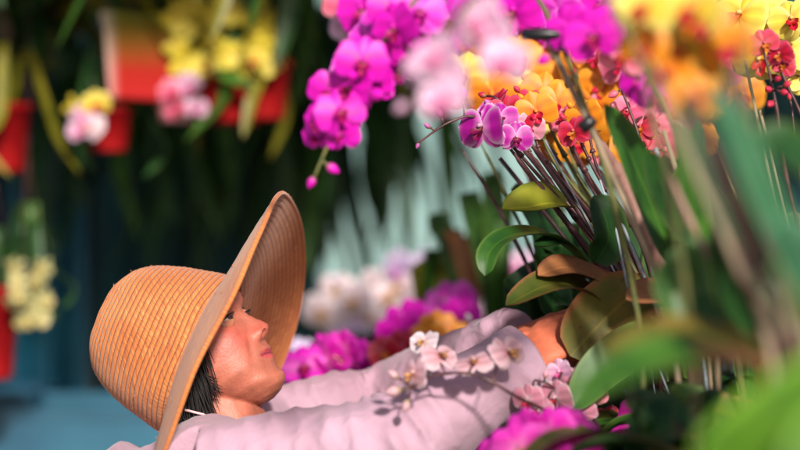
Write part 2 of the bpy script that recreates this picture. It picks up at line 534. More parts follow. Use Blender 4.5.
def plant(label, px, d, group=None, pot='black', pot_h=.11, leaves=(), canes=(), spikes=(), wires=(), auto=4, auto_mat='dark', roots=0, z=None, name='orchid_plant', cat='orchid'):
    """px = photo column of the pot, d = its distance. Everything else in photo pixels + distance."""
    bx = (px - 400) / S * d
    root = empty(name, (bx, d, BENCH_Z if z is None else z))
    tag(root, label, cat, group)
    O = Vector(root.location)
    crown = O + Vector((0, 0, pot_h * .95))
    add_pot(root, pot_h, .06, M['pot'] if pot == 'clay' else M['potblack'])
    for i in range(auto):
        a = 2 * math.pi * i / max(1, auto) + rnd.uniform(-.4, .4)
        L = rnd.uniform(.13, .20)
        dr = Vector((math.cos(a), math.sin(a), 0))
        up = rnd.uniform(.05, .11)
        c = [crown, crown + dr * L * .4 + Vector((0, 0, up)), crown + dr * L * .8 + Vector((0, 0, up * 1.05)), crown + dr * L * 1.1 + Vector((0, 0, up * .5))]
        leaf_mb(c, rnd.uniform(.045, .065), hint=(0, 0, 1)).build('leaf', M[auto_mat], root, O)
    for c in canes:                                   # (points, radius, material)
        pts = [crown] + [P(*q) for q in c[0]]
        sp = spline(pts, 48)
        mb = MB()
        rad = [c[1] * (1.0 - .35 * i / 48) * (1.28 if i % 9 in (4,) else 1.0) * (1 if i < 46 else .6) for i in range(49)]
        mb.tube(sp, rad, 10)
        mb.build('cane', M[c[2]], root, O)
    for l in leaves:                                  # (pts, width, material, kwargs)
        kw = l[3] if len(l) > 3 else {}
        leaf_mb([P(*q) for q in l[0]], l[1], **kw).build('leaf', M[l[2]], root, O)
    for s in spikes:
        kind = s['kind']
        pts = ([crown] if s.get('rooted', True) else []) + [P(*q) for q in s['pts']]
        sp = spline(pts, 30)
        mb = MB()
        r0 = s.get('r', .0028)
        mb.tube(sp, [r0 * (1 - .45 * i / 30) * (1.35 if i % 6 == 0 else 1) for i in range(31)], 8)
        # short stalks from the spike to each flower
        def near(q):
            return min(sp, key=lambda p: (p - q).length)
        fl = []
        for f in s.get('flowers', ()):
            fx, fy, fd, size = f[:4]
            q = P(fx, fy, fd)
            k = f[4] if len(f) > 4 else kind
            face = f[5] if len(f) > 5 else Vector((-.35 + rnd.uniform(-.5, .5), -1, rnd.uniform(-.35, .35)))
            fl.append((k, q, size, Vector(face)))
            n_ = near(q)
            e = q - Vector(face).normalized() * size * .25
            if (n_ - e).length < .16:
                mb.tube(spline([n_, (n_ + e) / 2 + Vector((0, 0, .006)), e], 5), .0014, 6)
        bl = []
        for b in s.get('buds', ()):
            q = P(*b[:3])
            n_ = near(q)
            dr = (q - n_) if (q - n_).length > .004 else Vector((-.5, 0, -1))
            bl.append((q, b[3], dr))
            mb.tube([n_, n_.lerp(q, .5) + Vector((0, 0, .002)), q], .0013, 6)
        so = mb.build('flower_spike', M[s.get('mat', 'stem')], root, O)
        for k, q, size, face in fl:
            put_flower(k, q, size, face, so, O, rnd.uniform(-.35, .35))
        for q, sz, dr in bl:
            put_bud(kind, q, sz, dr, so, O)
    for w in wires:                                   # thin support wires / stakes (pts, radius, material)
        mb = MB()
        mb.tube([crown] + [P(*q) for q in w[0]], w[1], 8)
        mb.build('support_stake', M[w[2]], root, O)
    for i in range(roots):
        a = rnd.uniform(0, 6.28)
        p0 = crown + Vector((math.cos(a), math.sin(a), 0)) * .03
        p1 = p0 + Vector((math.cos(a) * .04, math.sin(a) * .04, .03))
        p2 = p0 + Vector((math.cos(a) * .07, math.sin(a) * .07, -.05))
        mb = MB(); mb.tube(spline([p0, p1, p2], 10), .003, 7)
        mb.build('aerial_root', M['root'], root, O)
    return root

# ================================================================== SETTING
g = MB(); g.box((-60, -60, -.2), (60, 60, 0))
tag(g.build('ground', mat_noise('concrete_floor', (.13, .13, .125), (.24, .235, .22), 4, .85, .3), smooth=False), 'grey concrete market floor', 'ground', kind='structure')

def sheet_wall(name, label, cat, x0, x1, y, z0, z1, mat, folds, amp, parts=True):
    root = empty(name, ((x0 + x1) / 2, y, 0))
    tag(root, label, cat)
    O = Vector(root.location)
    mb = MB()
    n = 140
    for sgn in (0, 1):
        rows = []
        for iz in range(13):
            z = z0 + (z1 - z0) * iz / 12
            row = []
            for ix in range(n + 1):
                x = x0 + (x1 - x0) * ix / n
                yy = y + amp * math.sin(ix / n * folds * 6.283 + .6 * math.sin(iz * .5)) + amp * 1.2 * noise.noise(Vector((x * 2.3, z * 1.2, y)))
                row.append(Vector((x, yy + .004 * sgn, z)))
            rows.append(row if sgn else row[::-1])
        mb.grid(rows)
    mb.build('sheet', mat, root, O)
    if parts:
        fb = MB(); fb.tube([(x0 - .05, y + .03, z1), (x1 + .05, y + .03, z1)], .02, 10)
        fb.build('top_rail', M['black'], root, O)
        for x in (x0, x1):
            pb = MB(); pb.tube([(x, y + .03, 0), (x, y + .03, z1)], .02, 10)
            pb.build('post', M['black'], root, O)
    return root

m_net = mat_noise('dark_shade_net', (.003, .016, .018), (.012, .075, .085), 2.2, .9)
m_pale = mat_noise('pale_plastic_sheet', (.18, .34, .33), (.33, .49, .475), 1.8, .6, trans=.3)
m_blue = mat_noise('blue_tarpaulin', (.004, .055, .12), (.012, .16, .25), 3.0, .45)
sheet_wall('shade_net', 'dark green shade net hanging behind the woman\'s stall', 'net', -2.6, -.27, 5.9, 0.0, 2.6, m_net, 16, .03)
sheet_wall('shade_net', 'dark shade net behind the flower bench on the right', 'net', .75, 2.6, 5.9, 0.0, 2.2, m_net, 12, .03)
sheet_wall('plastic_sheet', 'pale teal plastic greenhouse sheeting glowing between the dark nets', 'plastic sheet', -1.2, 3.2, 7.6, 0.0, 2.9, m_pale, 5, .02)
sheet_wall('blue_tarpaulin', 'blue tarpaulin hung at the dark back of the stall', 'tarpaulin', -1.12, -.86, 5.2, 0.4, 1.62, m_blue, 3, .03)

# unseen roof added over the hanging plants to shade the back of the stall
roof = empty('added_shade_canopy', (-.9, 4.9, 0)); O = Vector(roof.location)
tag(roof, 'unseen flat corrugated canopy roof added above the hanging pots for shade', 'canopy')
mb = MB()
rows_t, rows_b = [], []
for iy in range(2):
    y = 3.0 if iy == 0 else 5.12
    rows_t.append([Vector((-3.2 + 4.9 * i / 160, y, 2.46 + .015 * math.sin(i * .9))) for i in range(161)])
    rows_b.append([Vector((-3.2 + 4.9 * i / 160, y, 2.44 + .015 * math.sin(i * .9))) for i in range(161)][::-1])
mb.grid(rows_t); mb.grid(rows_b)
mb.build('added_roof_sheet', mat_noise('galvanised_roof', (.16, .17, .17), (.30, .31, .31), 6, .5), roof, O)
vb = MB()
for sgn in (0, 1):
    vr = [[Vector((-3.2 + 4.9 * i / 120, 2.99 + .004 * sgn + .02 * math.sin(i * .7) * (k / 4), 2.45 - .23 * k / 4)) for i in range(121)] for k in range(5)]
    vb.grid(vr if sgn else [q[::-1] for q in vr])
vb.build('added_shade_flap', m_net, roof, O)  # out-of-view flap added to keep the low sun off the background
for x, y in ((-3.1, 3.06), (-3.1, 5.05), (1.65, 5.05), (1.6, 3.06)):
    pb = MB(); pb.tube([(x, y, 0), (x, y, 2.43)], .03, 12); pb.build('post', M['wire'], roof, O)
pb = MB(); pb.tube([(-3.1, 3.85, 2.40), (1.6, 3.85, 2.40)], .022, 10); pb.build('hanging_rail', M['wire'], roof, O)
pb = MB(); pb.tube([(-3.1, 5.0, 2.40), (1.6, 5.0, 2.40)], .022, 10); pb.build('hanging_rail', M['wire'], roof, O)

# benches
def bench(label, x0, x1, y0, y1, z):
    root = empty('display_bench', ((x0 + x1) / 2, (y0 + y1) / 2, 0)); O = Vector(root.location)
    tag(root, label, 'bench', 'flower display benches')
    mb = MB()
    n = int((y1 - y0) / .105)
    for i in range(n):
        ya = y0 + (y1 - y0) * i / n
        mb.box((x0, ya, z - .025), (x1, ya + (y1 - y0) / n - .008, z))
    mb.build('bench_top', M['wood'], root, O, smooth=False)
    for x in (x0 + .05, x1 - .05):
        for y in (y0 + .06, y1 - .06):
            lb = MB(); lb.box((x - .03, y - .03, 0), (x + .03, y + .03, z - .027)); lb.build('leg', M['wood'], root, O, smooth=False)
    rb = MB(); rb.box((x0 + .03, y0 + .02, z - .10), (x1 - .03, y0 + .028, z - .027)); rb.build('apron', M['wood'], root, O, smooth=False)
bench('slatted timber bench under the orchids the woman is tending', 0.10, 1.5, .75, 2.86, BENCH_Z)
bench('slatted timber bench carrying the blurred flowers behind her arms', -.30, 1.5, 2.95, 4.25, BENCH_Z)
# ================================================================== PERSON
HD = 2.46
HX = P(192, 344, HD)
tilt, yaw = R(33), R(15)
Mz = Matrix.Rotation(-yaw, 3, 'Z')
fw = Mz @ Vector((math.cos(tilt), 0, math.sin(tilt)))
upv = Mz @ Vector((-math.sin(tilt), 0, math.cos(tilt)))
lf = upv.cross(fw)
HM = Matrix(((fw.x, lf.x, upv.x, HX.x), (fw.y, lf.y, upv.y, HX.y), (fw.z, lf.z, upv.z, HX.z), (0, 0, 0, 1)))
HI = HM.inverted()
H = lambda x, y, z: HM @ Vector((x, y, z))

XF = [(-.117, .058), (-.112, .072), (-.104, .0815), (-.096, .0835), (-.086, .0805), (-.075, .0815), (-.066, .0835), (-.055, .0845), (-.045, .084), (-.03, .0825), (-.015, .081), (0, .0805), (.010, .0845), (.02, .088), (.04, .0885), (.06, .083), (.08, .067), (.093, .045), (.105, .002)]
XB = [(-.117, .040), (-.105, .022), (-.09, .002), (-.07, -.030), (-.05, -.070), (-.03, -.086), (0, -.095), (.03, -.095), (.06, -.085), (.08, -.068), (.093, -.047), (.105, -.002)]
WW = [(-.117, .012), (-.112, .022), (-.104, .031), (-.09, .044), (-.07, .0575), (-.05, .064), (-.03, .069), (0, .0735), (.03, .0755), (.06, .070), (.08, .058), (.093, .042), (.105, .002)]
NB = [(-.048, 0), (-.044, .009), (-.040, .0165), (-.034, .0205), (-.027, .0175), (-.018, .0115), (-.008, .0055), (.002, .001), (.012, 0)]
NS = [(-.048, .016), (-.038, .0125), (-.028, .0085), (-.01, .0065), (.01, .006)]
g_ = lambda d, s: math.exp(-(d / s) ** 2)

def head_point(a, z, grow=0.0, features=True):
    xf, xb, w = lerp_tab(XF, z), lerp_tab(XB, z), lerp_tab(WW, z)
    cx = .5 * (xf + xb) - .012 * max(0, min(1, (z + .05) / .1))
    ca, sa = math.cos(a), math.sin(a)
    e = 2 / 2.25
    px = abs(ca) ** e * (1 if ca > 0 else -1)
    py = abs(sa) ** e * (1 if sa > 0 else -1)
    x = cx + (xf - cx if ca > 0 else cx - xb) * px
    y = w * py
    if features and ca > 0:
        f = max(0, min(1, (ca - .1) / .3))
        ay = abs(y)
        d = 0
        d += lerp_tab(NB, z) * g_(y, lerp_tab(NS, z)) if -.048 < z < .012 else 0
        d += .0065 * g_(ay - .0125, .0055) * g_(z + .0385, .0065)           # nostril wings
        d -= .0105 * g_(ay - .031, .015) * g_(z + .003, .0115)              # eye sockets
        d += .0035 * g_(ay - .028, .02) * g_(z - .017, .007)                # brow
        d += .0040 * g_(ay - .046, .016) * g_(z + .030, .016)               # cheek
        d -= .0048 * g_(ay - .029 + (z + .05) * .35, .0055) * g_(z + .054, .016)               # fold by mouth
        d += .0040 * g_(y, .018) * g_(z + .0595, .0045)                     # lips
        d += .0042 * g_(y, .015) * g_(z + .0715, .0048)
        d -= .0040 * g_(y, .022) * g_(z + .0655, .0026)
        d -= .0015 * g_(y, .004) * g_(z + .051, .005)                       # philtrum
        d += .0030 * g_(y, .014) * g_(z + .097, .010)                       # chin
        x += d * f
    v = Vector((x, y, z))
    if grow:
        c = Vector((-.005, 0, .0))
        v = v + (v - c).normalized() * grow
    return v

body = MB()
zs = []
z = -.117
while z < .105:
    zs.append(z); z += .0021
zs.append(.105)
rows = [[HM @ head_point(2 * math.pi * j / 160, z) for j in range(160)] for z in zs]
o0 = len(body.v)
body.grid(rows, closed=True)
body.f.append(tuple(o0 + j for j in range(160))[::-1])
e0 = o0 + (len(rows) - 1) * 160
body.f.append(tuple(e0 + j for j in range(160)))
for sgn in (-1, 1):                                          # ears
    rt = HM.to_3x3() @ Matrix.Rotation(sgn * R(-18), 3, 'Z')
    body.ellipsoid(H(-.012, sgn * .074, -.018), .017, .006, .030, rt)
# neck, trunk, limbs (joints in photo pixels + distance)
S1, E1, W1 = P(212, 478, 2.29), P(388, 449, 2.26), P(526, 360, 2.32)
S2, E2, W2 = P(262, 434, 2.62), P(385, 402, 2.66), P(516, 338, 2.50)
NK = P(216, 458, 2.46)
CH = Vector((-.345, 2.46, 1.02)); PV = Vector((-.60, 2.46, .80))
body.tube([H(-.012, 0, -.03), H(-.010, 0, -.075), H(-.008, 0, -.11), NK, NK + Vector((-.03, 0, -.05))], [.050, .049, .050, .058, .075], 24)
body.tube(spline([NK + Vector((-.015, 0, -.02)), NK.lerp(CH, .5) + Vector((0, 0, 0)), CH, CH.lerp(PV, .6), PV, PV + Vector((0, 0, -.08))], 14),
          [.06, .085, .105, .112, .115, .112, .107, .10, .098, .10, .11, .12, .125, .12, .10], 28, side=(0, 1, 0), flat=.85)
for sgn in (-1, 1):
    sh = S1 if sgn < 0 else S2
    body.tube(spline([NK + Vector((-.02, 0, -.03)), (NK + sh) / 2 + Vector((0, 0, .004)), sh], 8), [.055, .055, .054, .053, .052, .051, .051, .050, .05], 16)
    hip = PV + Vector((0, sgn * .085, -.06)); kn = Vector((-.50, 2.46 + sgn * .11, .45)); an = Vector((-.62, 2.46 + sgn * .12, .075))
    body.tube(spline([hip, kn, an], 16), [.085 - .045 * i / 16 for i in range(17)], 18)
    body.tube(spline([an + Vector((-.04, 0, -.03)), an + Vector((.04, 0, -.035)), an + Vector((.15, 0, -.055))], 8), [.030, .036, .038, .038, .037, .034, .030, .026, .02], 14)

def arm_and_hand(sh, el, wr, grip, pn):
    """upper arm, forearm, palm and five curled fingers closing on the stem at grip; pn = out of the back of the hand"""
    body.tube(spline([sh, sh.lerp(el, .5), el], 8), [.050, .049, .047, .046, .044, .043, .042, .041, .040], 16)
    body.tube(spline([el, el.lerp(wr, .5), wr], 8), [.041, .041, .040, .038, .036, .033, .030, .028, .026], 16)
    d = (grip - wr).normalized()
    pn = (pn - d * pn.dot(d)).normalized()
    sd = d.cross(pn).normalized()
    pk = wr + d * .088                                       # knuckles
    body.tube([wr - d * .02, wr + d * .015, wr + d * .05, pk, pk + d * .008], [.025, .029, .037, .040, .030], 20, side=sd, flat=.42)
    for i, (off, L, cu) in enumerate(((-.030, .068, .75), (-.010, .078, .70), (.010, .074, .78), (.029, .058, .86))):
        p = pk + sd * off - d * (.004 * abs(off) / .03)
        pts = [p - d * .02, p]
        ang = .25
        for seg, fr in enumerate((.46, .30, .24)):
            ang += cu
            p = p + (d * math.cos(ang) - pn * math.sin(ang)) * L * fr
            pts.append(p)
        body.tube(spline(pts, 14), [.0092 - .003 * k / 14 for k in range(15)], 12)
    b0 = wr + d * .03 - sd * .026
    body.tube(spline([b0, b0 + d * .025 - sd * .022 - pn * .012, b0 + d * .052 - sd * .018 - pn * .032, b0 + d * .068 - sd * .004 - pn * .044], 12), [.0125 - .004 * k / 12 for k in range(13)], 12)

G1 = P(592, 312, 2.40); G2 = P(592, 318, 2.49)
arm_and_hand(S1, E1, W1, G1, Vector((.1, -.35, .9)))
arm_and_hand(S2, E2, W2, G2, Vector((.1, .35, .9)))

HC = P(205, 357, 2.465)
ht = R(9)
ax = Vector((-.93, 0, .36)).normalized()
ax = (ax * math.cos(ht) + Vector((0, 1, 0)) * math.sin(ht)).normalized()
fr = Vector((.36, 0, .93))                                   # brim direction over the forehead
fr = (fr - ax * fr.dot(ax)).normalized()
lt = ax.cross(fr)
HT = Matrix(((fr.x, lt.x, ax.x, HC.x), (fr.y, lt.y, ax.y, HC.y), (fr.z, lt.z, ax.z, HC.z), (0, 0, 0, 1)))
HTI = HT.inverted()
CP = [(.1085, 0), (.1060, .02), (.1005, .045), (.0945, .072), (.0870, .098), (.0770, .118), (.0640, .1325), (.048, .1405), (.027, .1445), (.003, .1455)]
def under_hat(p, gap):
    q = HTI @ p
    if q.z < -.02: return p
    rmax = lerp_tab([(z, r) for r, z in CP], q.z) * .962 - gap - .0015
    q.z = min(q.z, .140 - gap)
    r = math.hypot(q.x, q.y)
    if r > rmax:
        q.x *= rmax / r; q.y *= rmax / r
        return HT @ q
    return HT @ q
def remeshed(mb, voxel, name, smooth_it=2):
    me = mb.mesh(name)
    o = bpy.data.objects.new(name, me)
    COL.objects.link(o)
    md = o.modifiers.new('r', 'REMESH'); md.mode = 'VOXEL'; md.voxel_size = voxel; md.use_smooth_shade = True
    if smooth_it:
        sm = o.modifiers.new('s', 'SMOOTH'); sm.factor = .5; sm.iterations = smooth_it
    dg = bpy.context.evaluated_depsgraph_get()
    out = bpy.data.meshes.new_from_object(o.evaluated_get(dg))
    bpy.data.objects.remove(o)
    bpy.data.meshes.remove(me)
    out.name = name
    return out

person = empty('person', (-.60, 2.46, 0))
PO = Vector(person.location)
tag(person, 'woman in a straw sun hat and pale pink shirt reaching into the orchids', 'person')

bm_me = remeshed(body, .0024, 'body', 2)
# skin, lips, brow, from position in the head's own frame
SK = (.44, .135, .085); SK2 = (.52, .085, .065); LIP = (.44, .065, .075); BROW = (.03, .016, .012)
verts = [v.co.copy() for v in bm_me.vertices]
for v in bm_me.vertices:
    if (v.co - HX).length < .19 and (HI @ v.co).z > -.06:
        v.co = under_hat(v.co, .007)
cols = []
for i, w in enumerate(verts):
    h = HI @ w
    c = SK
    if h.length < .2:
        ay = abs(h.y)
        n1 = noise.noise(h * 35) * .5 + .5
        w = w
        c = mixc(c, SK2, .8 * g_(ay - .045, .022) * g_(h.z + .032, .022) + .5 * g_(ay, .018) * g_(h.z + .033, .012))
        c = mixc(c, (.27, .07, .045), .6 * n1 * n1)
        if h.x > .06:
            lw = 1 - (h.y / .0255) ** 2
            if lw > 0:
                top = -.0655 + .0072 * lw ** .6 * (1 - .25 * g_(h.y, .004)); bot = -.0655 - .0086 * lw ** .6
                t = min((top - h.z) / .002, (h.z - bot) / .002, 1)
                if t > 0: c = mixc(c, LIP, t)
                if abs(h.z + .0655) < .0012 and ay < .023: c = mixc(c, (.16, .015, .03), .8)
            bz = .020 + .10 * (ay - .03) * (1 if ay < .035 else -1.6)
            if .013 < ay < .052:
                c = mixc(c, BROW, .9 * g_(h.z - bz, .0032))
            # nostril openings pushed up into the nose, their shade also painted dark
            d = (Vector((h.x - .0965, (ay - .0075), h.z + .0445)))
            k = g_(d.x, .0060) * g_(d.y, .0036) * g_(d.z, .0045)
            if k > .1:
                h2 = h + Vector((-.002, 0, .0075)) * min(1, k * 1.3)
                bm_me.vertices[i].co = HM @ h2
                c = mixc(c, (.20, .03, .02), min(1, k))
    else:
        k = max(g_((w - W1).length, .12), g_((w - W2).length, .12))
        c = mixc(c, (.62, .15, .075), k)
    cols.append(c)
ca = bm_me.color_attributes.new("Col", 'FLOAT_COLOR', 'POINT')
ca.data.foreach_set('color', [q for c in cols for q in (*c, 1)])
bm_me.transform(Matrix.Translation(-PO))
M['skin'] = mat_attr('skin', rough=.52, sss=.12, bump_scale=260, bump=.32, noise_mix=.18)
bm_me.materials.clear(); bm_me.materials.append(M['skin'])
bo = bpy.data.objects.new('body', bm_me); COL.objects.link(bo); bo.parent = person

# eyes with lids and lashes
M['eye'] = mat_attr('eye', rough=.08)
M['skinlid'] = M['skin']
for sgn in (-1, 1):
    ec = Vector((.0655, sgn * .031, -.004)); r = .0118
    look = Vector((1, -.30, .16)).normalized()
    eb = MB(); rows, cc = [], []
    for i in range(25):
        th = math.pi * i / 24
        for_row, crow = [], []
        for j in range(24):
            ph = 2 * math.pi * j / 24
            l = Vector((math.cos(th), math.sin(th) * math.cos(ph), math.sin(th) * math.sin(ph)))
            q = look.to_track_quat('X', 'Z') @ l
            for_row.append(HM @ (ec + q * r))
            cc.append((.01, .008, .008) if th < .23 else (.05, .022, .012) if th < .64 else (.52, .42, .38))
        rows.append(for_row)
    eb.grid(rows, closed=True, cols=cc)
    eo = eb.build('eye', M['eye'], person, PO)
    lid = MB()
    for lo, hi in ((5, 100), (-80, -17)):
        rr, cl = [], []
        for i in range(11):
            el = R(lo + (hi - lo) * i / 10)
            row = []
            for j in range(17):
                az = R(-82 + 164 * j / 16)
                e2 = el * (1 if lo > 0 else 1)
                if lo > 0: e2 = R(lo) * math.cos(az) ** .7 * 1.0 + (el - R(lo)) - R(6) * (1 - math.cos(az))
                else: e2 = R(hi) * math.cos(az) ** .7 + (el - R(hi))
                v = Vector((math.cos(e2) * math.cos(az), math.cos(e2) * math.sin(az), math.sin(e2))) * (r * 1.09)
                row.append(HM @ (ec + v)); cl.append((.50, .19, .11))
            rr.append(row)
        lid.grid(rr, cols=cl)
    lid.build('eyelid', M['skin'], eo, PO)
    ls = MB(); rr = []
    for j in range(17):
        az = R(-75 + 150 * j / 16); e2 = R(5) * math.cos(az) ** .7 - R(6) * (1 - math.cos(az))
        v = Vector((math.cos(e2) * math.cos(az), math.cos(e2) * math.sin(az), math.sin(e2)))
        rr.append([HM @ (ec + v * r * 1.06), HM @ (ec + v * r * 1.20 + Vector((0, 0, .0012))), HM @ (ec + v * r * 1.40 + Vector((0, 0, .0030)))])
    ls.grid(rr)
    ls.build('eyelash', M['black'], eo, PO)

# ---------------- hair
m_hair = mat_noise('hair_black', (.004, .003, .004), (.009, .006, .006), 160, .75, .3, stretch=(1, 1, .15))
hb = MB()
def hair_front(z):       # hairline x for each height in the head frame
    return lerp_tab([(-.09, -.045), (-.05, -.012), (-.03, .012), (0, .024), (.03, .046), (.05, .062), (.07, .060), (.1, .02)], z)
zz = [-.085 + .19 * i / 40 for i in range(41)]
rows = []
for z in zz:
    row = []
    for j in range(121):
        a = R(40) + R(280) * j / 120
        p = head_point(a, max(z, -.05), 0.010, False)
        p.z = z if z < -.05 else p.z
        lim = hair_front(z) + .004 * math.sin(j * 1.9 + z * 200)
        if p.x > lim: p.x = lim - .35 * (p.x - lim) * 0; 
        k = noise.noise(Vector((a * 6, z * 12, 1))) * .004
        row.append(HM @ (p + Vector((0, (1 if p.y > 0 else -1) * (.002 + k), 0))))
    rows.append(row)
hb.grid(rows)
rr_ = random.Random(3)
for side in (-1, 1):
    for i in range(750):
        z0 = rr_.uniform(-.025, .045)
        x0 = hair_front(z0) - rr_.random() ** 1.6 * .085 - .002
        a0 = Vector((x0, side * (.080 + rr_.uniform(-.003, .004)), z0))
        L = rr_.uniform(.07, .125)
        sweep = rr_.uniform(-.5, -.12)
        end = a0 + Vector((sweep * L, side * rr_.uniform(-.018, .004), -L))
        mid = a0.lerp(end, .5) + Vector((rr_.uniform(.0, .012), side * .007, 0))
        hb.tube(spline([H(*a0), H(*mid), H(*end)], 9), [.0013 * (1 - .8 * (k / 9) ** 2) for k in range(10)], 5)
    # sideburn wisps in front of the ear
    for i in range(70):
        z0 = rr_.uniform(-.03, .01)
        a0 = Vector((hair_front(z0) - .004, side * .077, z0))
        end = Vector((.018 + rr_.uniform(-.02, .012), side * (.066 + rr_.uniform(-.002, .003)), -.072 + rr_.uniform(-.018, .012)))
        mid = a0.lerp(end, .55) + Vector((-.012, side * .006, 0))
        hb.tube(spline([H(*a0), H(*mid), H(*end)], 9), [.0015 * (1 - .85 * (k / 9) ** 2) for k in range(10)], 5)
for v in hb.v: v[:] = under_hat(v, .0035)
hb.build('hair', m_hair, person, PO)

# ---------------- straw hat
m_straw, nt, b = nodes_of('straw_braid')
uv = nt.nodes.new("ShaderNodeUVMap"); sep = nt.nodes.new("ShaderNodeSeparateXYZ"); nt.links.new(uv.outputs[0], sep.inputs[0])
# uv.x = arc length around (m), uv.y = braid rows (one unit per row)
def math_node(op, a, b_=None, c=None):
    n = nt.nodes.new("ShaderNodeMath"); n.operation = op
    for i, q in enumerate((a, b_, c)):
        if q is None: continue
        if isinstance(q, (int, float)): n.inputs[i].default_value = q
        else: nt.links.new(q, n.inputs[i])
    return n.outputs[0]
row_ = math_node('FRACT', sep.outputs[1])
tri = math_node('ABSOLUTE', math_node('SUBTRACT', row_, .5))            # 0 mid row .. .5 seam
sl_ = math_node('ADD', math_node('MULTIPLY', sep.outputs[0], 1300.0), math_node('MULTIPLY', math_node('ABSOLUTE', math_node('SUBTRACT', row_, .5)), 9.0))
straw = math_node('SINE', math_node('ADD', sl_, math_node('MULTIPLY', math_node('FLOOR', sep.outputs[1]), 2.37)))
nz = nt.nodes.new("ShaderNodeTexNoise"); nz.inputs['Scale'].default_value = 1.0; nz.inputs['Detail'].default_value = 3
cmb = nt.nodes.new("ShaderNodeCombineXYZ")
nt.links.new(math_node('MULTIPLY', sep.outputs[0], 430.0), cmb.inputs[0]); nt.links.new(math_node('MULTIPLY', math_node('FLOOR', sep.outputs[1]), 7.31), cmb.inputs[1])
nt.links.new(cmb.outputs[0], nz.inputs['Vector'])
rp = ramp(nt, [(.20, (.28, .065, .014)), (.5, (.54, .16, .036)), (.80, (.74, .33, .11))])
mixv = math_node('ADD', math_node('MULTIPLY', straw, .03), nz.outputs[0])
nt.links.new(mixv, rp.inputs[0])
seam = nt.nodes.new("ShaderNodeMapRange"); seam.inputs[1].default_value = .33; seam.inputs[2].default_value = .47; seam.inputs[4].default_value = .9
nt.links.new(tri, seam.inputs[0])
mx = nt.nodes.new("ShaderNodeMixRGB"); mx.inputs[2].default_value = (.14, .04, .012, 1)
nt.links.new(seam.outputs[0], mx.inputs[0]); nt.links.new(rp.outputs[0], mx.inputs[1])
wt = nt.nodes.new("ShaderNodeTexCoord"); wn_ = nt.nodes.new("ShaderNodeTexNoise"); wn_.inputs['Scale'].default_value = 13; wn_.inputs['Detail'].default_value = 6
nt.links.new(wt.outputs['Object'], wn_.inputs['Vector'])
wr = nt.nodes.new("ShaderNodeMapRange"); wr.inputs[1].default_value = .38; wr.inputs[2].default_value = .66; wr.inputs[3].default_value = .0; wr.inputs[4].default_value = .42
nt.links.new(wn_.outputs[0], wr.inputs[0])
wm = nt.nodes.new("ShaderNodeMixRGB"); wm.blend_type = 'MULTIPLY'; wm.inputs[2].default_value = (.70, .42, .30, 1)   # sweat and sun stains
nt.links.new(wr.outputs[0], wm.inputs[0]); nt.links.new(mx.outputs[0], wm.inputs[1])
nt.links.new(wm.outputs[0], b.inputs['Base Color'])
b.inputs['Roughness'].default_value = .68
b.inputs['Specular IOR Level'].default_value = .35
b.inputs['Sheen Weight'].default_value = .25
bp = nt.nodes.new("ShaderNodeBump"); bp.inputs['Strength'].default_value = .7; bp.inputs['Distance'].default_value = .0012
hgt = math_node('ADD', math_node('MULTIPLY', straw, .06), math_node('MULTIPLY', tri, -2.2))
nt.links.new(hgt, bp.inputs['Height']); nt.links.new(bp.outputs[0], b.inputs['Normal'])

ROW = .0074
def hat_shell(profile_fn, s_len, seg, row0, thick):
    """profile_fn(s, a) -> (r, z); s is the arc length along the profile"""
    mb = MB()
    n = int(s_len / ROW * 6)
    out, inn, uvs = [], [], []
    for i in range(n + 1):
        s = s_len * i / n
        ph = (s / ROW) % 1.0
        ridge = (.0014 + .0007 * noise.noise(Vector((int(s / ROW) * 3.7, row0, 0)))) * (1 - (2 * abs(ph - .5)) ** 2)
        ro, ri = [], []
        for j in range(seg + 1):
            a = 2 * math.pi * j / seg
            r, z, nr, nz_ = profile_fn(s, a)
            ro.append(HT @ Vector(((r + nr * ridge) * math.cos(a), (r + nr * ridge) * math.sin(a), z + nz_ * ridge)))
            t2 = -thick - ridge * .8
            ri.append(HT @ Vector(((r + nr * t2) * math.cos(a), (r + nr * t2) * math.sin(a), z + nz_ * t2)))
            uvs.append((a * max(r, .01), row0 + s / ROW))
        out.append(ro); inn.append(ri[::-1])
    uvi = []
    for i in range(n + 1):
        uvi += uvs[i * (seg + 1):(i + 1) * (seg + 1)][::-1]
    mb.grid(out, uvs=uvs)
    mb.grid(inn, uvs=uvi)
    # rim closing strip
    mb.grid([out[-1], inn[-1][::-1]], uvs=uvs[-(seg + 1):] * 2)
    return mb
cps = spline([Vector((r, z, 0)) for r, z in CP], 200)
cl = [0]
for a_, b_ in zip(cps, cps[1:]): cl.append(cl[-1] + (b_ - a_).length)
def crown_fn(s, a):
    k = 0
    s = min(s, cl[-1] - 1e-6)
    lo, hi = 0, len(cl) - 1
    while hi - lo > 1:
        m_ = (lo + hi) // 2
        if cl[m_] <= s: lo = m_
        else: hi = m_
    t = (s - cl[lo]) / max(1e-9, cl[lo + 1] - cl[lo])
    p = cps[lo].lerp(cps[lo + 1], t); d = (cps[lo + 1] - cps[lo]).normalized()
    dent = .0035 * noise.noise(Vector((math.cos(a) * 1.6, math.sin(a) * 1.6, p.y * 14)))
    el = 1 + .035 * math.cos(2 * a)
    return p.x * el + dent, p.y + dent * .5, d.y, -d.x
BR0, BRL = .1085, .128
